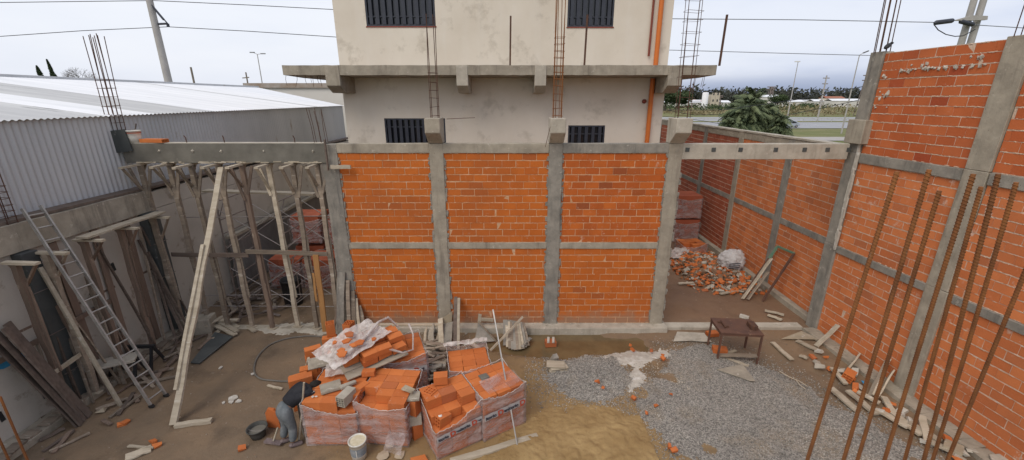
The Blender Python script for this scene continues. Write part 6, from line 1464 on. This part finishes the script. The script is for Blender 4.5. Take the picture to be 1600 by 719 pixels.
for k, (p0, p1, p2) in enumerate((((1030, 181), (1080, 186), (1140, 196)), ((1030, 170), (1085, 180), (1140, 178)), ((1030, 192), (1070, 193), (1140, 200)))):
    wire([PY(*p0, 46+k), PY(*p1, 46+k), PY(*p2, 46+k)], .02, WIRE, ['middle one of the cables over the green field right of the building', 'upper one of the cables over the green field right of the building', 'lower one of the cables over the green field right of the building'][k])
# foliage
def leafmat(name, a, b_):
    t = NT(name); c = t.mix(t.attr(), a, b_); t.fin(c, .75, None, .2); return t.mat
LEAF_D = leafmat('leaf_dark', (.028,.045,.018), (.085,.115,.05)); LEAF_P = leafmat('leaf_palm', (.045,.065,.035), (.17,.20,.10)); LEAF_F = leafmat('leaf_far', (.035,.040,.033), (.085,.088,.070)); TRUNK = simple('bark', (.12,.09,.07), (.18,.14,.11), 4, .9); LEAF_B = leafmat('leaf_brown', (.16,.13,.075), (.34,.29,.16)); TWIG = simple('twig', (.16,.14,.13), (.22,.2,.18), 4, .9)
def leaf(b, c, s, mi=0, r=None):
    n = V((rnd(-1,1), rnd(-1,1), rnd(-.3,1))).normalized(); u = n.cross(V((rnd(-1,1), rnd(-1,1), rnd(-1,1)))).normalized(); v = n.cross(u)
    b.add([c-u*s, c+v*s*.5, c+u*s, c-v*s*.5], [(0,1,2,3)], mi, r)
def crown(b, c, rx, rz_, n, s, lumps=9):
    ls = []
    for k in range(lumps):
        a = rnd(0, 6.28); rr = rx*sqrt(random.random())*.7; ls.append((V(c)+V((cos(a)*rr, sin(a)*rr, rnd(-.6,.8)*rz_)), rx*rnd(.28,.5)))
    for k in range(n):
        o, R_ = random.choice(ls); d = V((rnd(-1,1), rnd(-1,1), rnd(-1,1))).normalized()*R_*(random.random()**.4); d.z *= .8
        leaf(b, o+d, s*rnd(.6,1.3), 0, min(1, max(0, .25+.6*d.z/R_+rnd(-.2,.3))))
# palms
def palm(px, top, y, w, label, nf=70, droop=1.0, trunk=.25):
    q = PY(px, top, y); base = V((q.x, y, -.2)); H_ = q.z+.2; t = thing('palm_tree', base, label, 'palm tree', 'palms by the highway')
    ch_ = H_*.90; b = MB(); b.tube([base, base+V((.1, 0, ch_*.5)), base+V((0, 0, ch_))], trunk, 8, r2=trunk*.7); b.build('trunk', TRUNK, t)
    b = MB(); c = base+V((0, 0, ch_))
    for k in range(int(nf*1.7)):
        c = base+V((rnd(-.3,.3), rnd(-.3,.3), ch_*(1-.40*random.random()**1.5))); a = rnd(0, 6.28); el = rnd(-.3, 1.5); L_ = w*rnd(.6, 1.05); dirv = V((cos(a)*cos(el), sin(a)*cos(el), sin(el)))
        pts = []; N = 9
        for i in range(N+1):
            f_ = i/N; p = c+dirv*L_*f_*(1 if el < 1 else 1)+V((0,0,-droop*L_*.55*f_*f_)); pts.append(p)
        r_ = rnd(.0,.9)
        for i in range(N):
            d = (pts[i+1]-pts[i]).normalized(); sd = d.cross(V((0,0,1))); 
            if sd.length < .1: sd = V((1,0,0))
            sd.normalize()
            for j in range(4):
                p = pts[i].lerp(pts[i+1], j/4); ll_ = L_*.20*sin(pi*min(1, (i+j/4)/N*.85+.15))+.1
                for s_ in (-1, 1):
                    e = p+sd*s_*ll_*.75+d*ll_*.5+V((0,0,-ll_*rnd(.4,.9))); wv = d*.05*w/2.4
                    b.add([p-wv, p+wv, e], [(0,1,2)], 0, min(1, max(0, r_+rnd(-.2,.2))))
    for k in range(2600):
        d = V((rnd(-1,1), rnd(-1,1), rnd(-1,1))); 
        if d.length > 1: continue
        q_ = V((d.x*w*.95, d.y*w*.95, ch_*.52+d.z*ch_*.45)); hang = V((rnd(-.08,.08), rnd(-.08,.08), -rnd(.2,.5))); p = base+q_*1.0
        if nz(p.x*1.3, p.z*1.3, p.y) < -.08: continue
        sd = V((rnd(-1,1), rnd(-1,1), 0)).normalized()*.035
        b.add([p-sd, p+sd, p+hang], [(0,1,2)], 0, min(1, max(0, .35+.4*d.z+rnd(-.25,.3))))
    b.build('crown', LEAF_P, t); return t
palm(1172, 150, 46, 2.7, 'largest dark green palm beyond the yard wall, left one of the group', 90)
palm(1152, 165, 47, 2.3, 'shaggy palm at the left side of the palm group', 70, 1.2)
palm(1180, 137, 49, 2.2, 'tallest palm with a pointed top in the middle of the group', 60, .9)
palm(1200, 160, 48, 2.0, 'dark palm right of the tallest one', 60, 1.1)
palm(1222, 176, 45, 1.5, 'small palm at the right end of the group in front of the car', 60, 1.1)
palm(1148, 185, 44, 1.7, 'low palm half hidden by the yard wall coping', 60, 1.1)
# far wood
b = MB()
for k in range(620):
    x = 60+760*random.random(); y = rnd(420, 520); h_ = rnd(11, 18)*(1+.3*nz(x*.02, 0)); c = V((x, y, h_*.5))
    for j in range(60):
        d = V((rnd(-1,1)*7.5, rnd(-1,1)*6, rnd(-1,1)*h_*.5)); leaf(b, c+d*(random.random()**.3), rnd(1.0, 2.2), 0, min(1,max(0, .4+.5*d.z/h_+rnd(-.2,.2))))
stuff(b.build('distant_wood', LEAF_F), 'dark band of distant trees along the horizon on the right', 'wood')
for px, tp_, y, rx, lab in ((1042, 138, 210, 7.5, 'large dark tree right of the plastered building behind the rusty cage'), (1062, 142, 215, 6.5, 'second dark tree right of the plastered building'), (1218, 148, 300, 7, 'green tree right of the palms on the horizon')):
    q = PY(px, tp_, y); t = thing('tree', (q.x, y, -.2), lab, 'tree', None); b = MB(); b.tube([(q.x, y, -.2), (q.x, y, q.z*.6)], .5, 7, r2=.2); b.build('trunk', TRUNK, t)
    b = MB(); crown(b, (q.x, y, q.z*.62), rx, q.z*.34, 2600, .55, 14); b.build('crown', LEAF_D, t)
# brown scrub beyond the highway
b = MB()
for k in range(260):
    x = rnd(60, 420); y = rnd(158, 215); h_ = rnd(1.5, 4.2)*(.6+.5*nz(x*.03, y*.02)+.3); 
    if x < 105: h_ *= .35
    for j in range(38):
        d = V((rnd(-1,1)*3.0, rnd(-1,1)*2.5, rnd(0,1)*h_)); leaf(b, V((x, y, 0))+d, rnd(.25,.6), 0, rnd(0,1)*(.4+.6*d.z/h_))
stuff(b.build('scrub', LEAF_B), 'brownish dry scrub beyond the highway', 'scrub')
b = MB()
for k in range(150):
    x = rnd(50, 160); y = rnd(240, 360)
    for j in range(30): d = V((rnd(-1,1)*4, rnd(-1,1)*3, rnd(0,1)*rnd(1,3.2))); leaf(b, V((x*y/220, y, 0))+d, rnd(.4,.9), 0, rnd(0,1))
stuff(b.build('scrub', LEAF_D), 'dark green bushes scattered over the far field', 'scrub')
# village
ROOFR = simple('roof_red', (.30,.12,.08), (.36,.16,.10), 1, .9); WALLW = simple('wall_white', (.66,.64,.60), (.56,.53,.48), .2, .9); BEI = simple('wall_beige', (.55,.49,.38), (.48,.42,.33), .2, .9)
def house(px, y, w, h, lab, wm=WALLW, rm=ROOF_G, z=0):
    x = PY(px, 165, y).x; t = thing('house', (x, y, -.2), lab, 'house', 'distant low houses'); b = MB(); b.span((x-w/2, y, -.2), (x+w/2, y+8, h)); b.build('wall', wm, t)
    b = MB(); b.prism([(x-w/2-.3, y-.4, h), (x+w/2+.3, y-.4, h), (x+w/2+.3, y+4, h+1.4), (x-w/2-.3, y+4, h+1.4)], (0, 0, .15)); b.prism([(x-w/2-.3, y+4.01, h+1.4), (x+w/2+.3, y+4.01, h+1.4), (x+w/2+.3, y+8.4, h), (x-w/2-.3, y+8.4, h)], (0, 0, .15)); b.build('roof', rm, t)
    n = max(1, int(w/5))
    for k in range(n): b = MB(); xx = x-w/2+w*(k+.5)/n; b.span((xx-.6, y-.05, 1), (xx+.6, y-.003, min(h-.3, 2.1))); b.build('window', DGLASS, t)
hs = [(1040, 300, 9, 3.2, ROOF_W), (1050, 330, 12, 3, ROOFR), (1059, 290, 8, 3.4, ROOF_G), (1068, 320, 11, 3.2, ROOF_W), (1077, 350, 12, 3.6, ROOFR), (1086, 300, 9, 3.0, ROOF_G), (1094, 330, 10, 3.4, ROOF_W), (1103, 310, 12, 3.0, ROOFR), (1112, 340, 10, 3.3, ROOF_W), (1196, 330, 20, 7.0, ROOF_W), (1225, 340, 30, 3.4, ROOF_W), (1262, 350, 22, 3.4, ROOF_G), (1285, 330, 14, 3.8, ROOF_W), (1303, 330, 14, 6.0, ROOFR), (1322, 320, 22, 4.2, ROOF_W), (1345, 330, 16, 4, ROOF_G), (1128, 330, 12, 3.0, ROOF_W)]
hl = ['first low white house beside the plastered building corner', 'low house with reddish roof beside the building corner', 'low house behind the rusty cage', 'low pale roofed house right of the rusty cage', 'reddish roofed house between the rusty cage and the silos', 'low grey roofed house left of the silos', 'low white house at the silo foot', 'reddish roofed house under the white silo', 'low white house right of the beige silo', 'big white hall right of the palms', 'long low white house right of the palms', 'long grey roofed house left of the utility pole', 'white house at the utility pole', 'dark reddish shed right of the utility pole', 'long white building near the right street lamp', 'grey roofed building beside the tall brick wall', 'low house half hidden by the palms']
for (px, y, w, h, rm), lab in zip(hs, hl): house(px, y, w, h, lab, WALLW if rm is not ROOFR else BEI, rm)
b = MB(); q = PY(1103, 144, 280); b.lathe((q.x, 280, -.2), [(1.9, 0), (1.9, q.z-.4), (1.5, q.z), (0, q.z+.1)], 20); tag(b.build('silo', simple('silo_white', (.80,.80,.80), (.74,.74,.74), .2, .6)), 'round white silo standing among the distant houses', 'silo')
t = thing('storage_tower', PY(1119, 170, 380), 'beige twin block tower right of the white silo', 'tower'); q = PY(1119, 145, 280)
for dx, hh in ((-1.35, q.z-1.1), (1.35, q.z)): b = MB(); b.span((q.x+dx-1.3, 280, -.2), (q.x+dx+1.3, 285, hh)); b.build('block', BEI, t)
for dx in (-1.9, 1.9):
    for z in (4, 8): b = MB(); b.span((q.x+dx*.7-.4, 279.9, z), (q.x+dx*.7+.4, 279.997, z+1.4)); b.build('window', DGLASS, t)
# guard rail
t = thing('guard_rail', (150, 121, 0), 'grey steel guard rail along the middle of the highway', 'guard rail')
b = MB(); b.span((30, 121, .45), (330, 121.1, .8)); b.build('rail', GALV, t)
b = MB()
for x in range(30, 330, 4): b.span((x, 121.1, -.2), (x+.15, 121.25, .75))
b.build('posts', GALV, t)['kind'] = 'stuff'
# car
Y0 = 96.5; xc = PY(1232, 196, Y0).x; CARM = simple('car_silver', (.42,.46,.52), (.46,.50,.56), .5, .3, .0, 5, metal=.4, spec=.6); zc_ = -.14
t = thing('parked_car', (xc, Y0, zc_), 'silver hatchback driving on the highway right of the palms', 'car'); t.name = 'car'; ORG['car'] = V((xc, Y0, zc_))
prof = [(-2.05,.30),(-2.08,.62),(-1.95,.80),(-1.2,.95),(-.55,1.42),(-.2,1.50),(.75,1.48),(1.35,1.28),(1.75,1.0),(2.02,.92),(2.05,.5),(1.98,.30)]
b = MB(); b.prism([(xc+x, Y0-.82, zc_+z) for x, z in prof], (0, 1.64, 0)); b.build('body', CARM, t, bevel=.08)
b = MB(); b.prism([(xc+x, Y0-.845, zc_+z) for x, z in ((-1.05,.97),(-.5,1.38),(.05,1.42),(.05,.97))], (0, .02, 0)); b.build('window', DGLASS, t)
b = MB(); b.prism([(xc+x, Y0-.845, zc_+z) for x, z in ((.15,.97),(.15,1.42),(.72,1.40),(1.35,1.0))], (0, .02, 0)); b.build('window', DGLASS, t)
for x in (-1.3, 1.25):
    for y in (Y0-.83, Y0+.66):
        b = MB(); b.lathe((xc+x, y, zc_+.31), [(0, 0), (.31, 0), (.31, .18), (0, .18)], 18, rot=M.Rotation(-pi/2, 3, 'X')); wh = b.build('wheel', BLACK, t)
        b = MB(); b.lathe((xc+x, y-.006, zc_+.31), [(0, 0), (.17, 0), (.17, .01), (0, .01)], 12, rot=M.Rotation(-pi/2, 3, 'X')); b.build('rim', ALU, wh)
for x, m_ in ((-2.05, WHITE), (2.0, INKR)):
    for y in (Y0-.78, Y0+.5): b = MB(); b.span((xc+x-.04, y, zc_+.66), (xc+x+.06, y+.26, zc_+.80)); b.build('headlight' if x < 0 else 'tail_light', m_, t)
# cypresses and bare tree on the left
for px, tp_, w, lean_, lab in ((57, 103, 1.3, -.8, 'ragged leaning cypress behind the warehouse ridge'), (73, 93, .95, -.5, 'slim pointed cypress right of the ragged one')):
    q = PY(px, tp_, 62); bz = PY(px+6, 124, 62).z-3; t = thing('cypress_tree', (q.x+.6, 62, -.2), lab, 'cypress', 'cypresses behind the warehouse'); b = MB(); b.tube([(q.x+.6, 62, -.2), (q.x, 62, q.z-.5)], .2, 6, r2=.04); b.build('trunk', TRUNK, t)
    b = MB(); Hh = q.z-bz
    for k in range(3200):
        f_ = random.random(); r_ = w*(1-f_)**.75*(.6+.3*nz(f_*9, px)); a = rnd(0, 6.28); rr = r_*sqrt(random.random()); leaf(b, V((q.x+.6*(1-f_)+cos(a)*rr, 62+sin(a)*rr, bz+Hh*f_)), .13, 0, rnd(0,.7))
    b.build('crown', LEAF_D, t)
for px, h_, lab in ((105, 108, 'leafless tree behind the warehouse ridge, left one'), (124, 106, 'leafless tree behind the warehouse ridge, middle one'), (140, 110, 'leafless tree behind the warehouse ridge, beside the tall rusty cage')):
    q = PY(px, h_, 70); t = thing('bare_tree', (q.x, 70, -.2), lab, 'tree', 'leafless trees behind the warehouse'); b = MB(); b2 = MB()
    def br(p, d, L_, r_, dep):
        e = p+d*L_; (b if dep > 3 else b2).tube([p, p.lerp(e, .5)+V((rnd(-.05,.05), 0, .03))*L_, e], r_, 4, r2=r_*.6)
        if dep:
            for k in range(3):
                nd = (d+V((rnd(-.9,.9), rnd(-.9,.9), rnd(-.2,.5)))).normalized(); br(e, nd, L_*rnd(.62,.82), r_*.55, dep-1)
    zb_ = q.z-4.2; br(V((q.x, 70, zb_-4)), V((0,0,1)), 4.2, .16, 0); br(V((q.x, 70, zb_)), V((0,0,1)), 1.3, .13, 5)
    b.v and b.build('trunk', TWIG, t); b2.build('crown', TWIG, t)
# small bird on the column top
c = PY(1386, 76, D-.2); t = thing('bird', c, 'small dark bird perched on top of the tall brick wall column', 'bird')
b = MB(); bm = bmesh.new(); bmesh.ops.create_icosphere(bm, subdivisions=2, radius=1); z0_ = 7.17
vs = [V((c.x, D-.2, z0_+.09))+eul(0, -.6, .3) @ V((v.co.x*.10, v.co.y*.05, v.co.z*.05)) for v in bm.verts]; b.add(vs, [[v.index for v in q_.verts] for q_ in bm.faces], 0, .5, True)
vs = [V((c.x+.085, D-.19, z0_+.155))+V((v.co.x*.035, v.co.y*.03, v.co.z*.03)) for v in bm.verts]; b.add(vs, [[v.index for v in q_.verts] for q_ in bm.faces], 0, .5, True); bm.free()
b.add([V((c.x-.07, D-.22, z0_+.05)), V((c.x-.07, D-.18, z0_+.05)), V((c.x-.2, D-.19, z0_-.0+.02)), V((c.x-.2, D-.22, z0_+.02))], [(0,1,2,3)], 0, .5)
b.add([V((c.x+.115, D-.20, z0_+.16)), V((c.x+.115, D-.18, z0_+.16)), V((c.x+.15, D-.19, z0_+.152))], [(0,1,2)], 0, .5)
b.tube([(c.x, D-.2, z0_-.02), (c.x+.01, D-.2, z0_+.07)], .006, 4); b.build('body', BLACK, t)
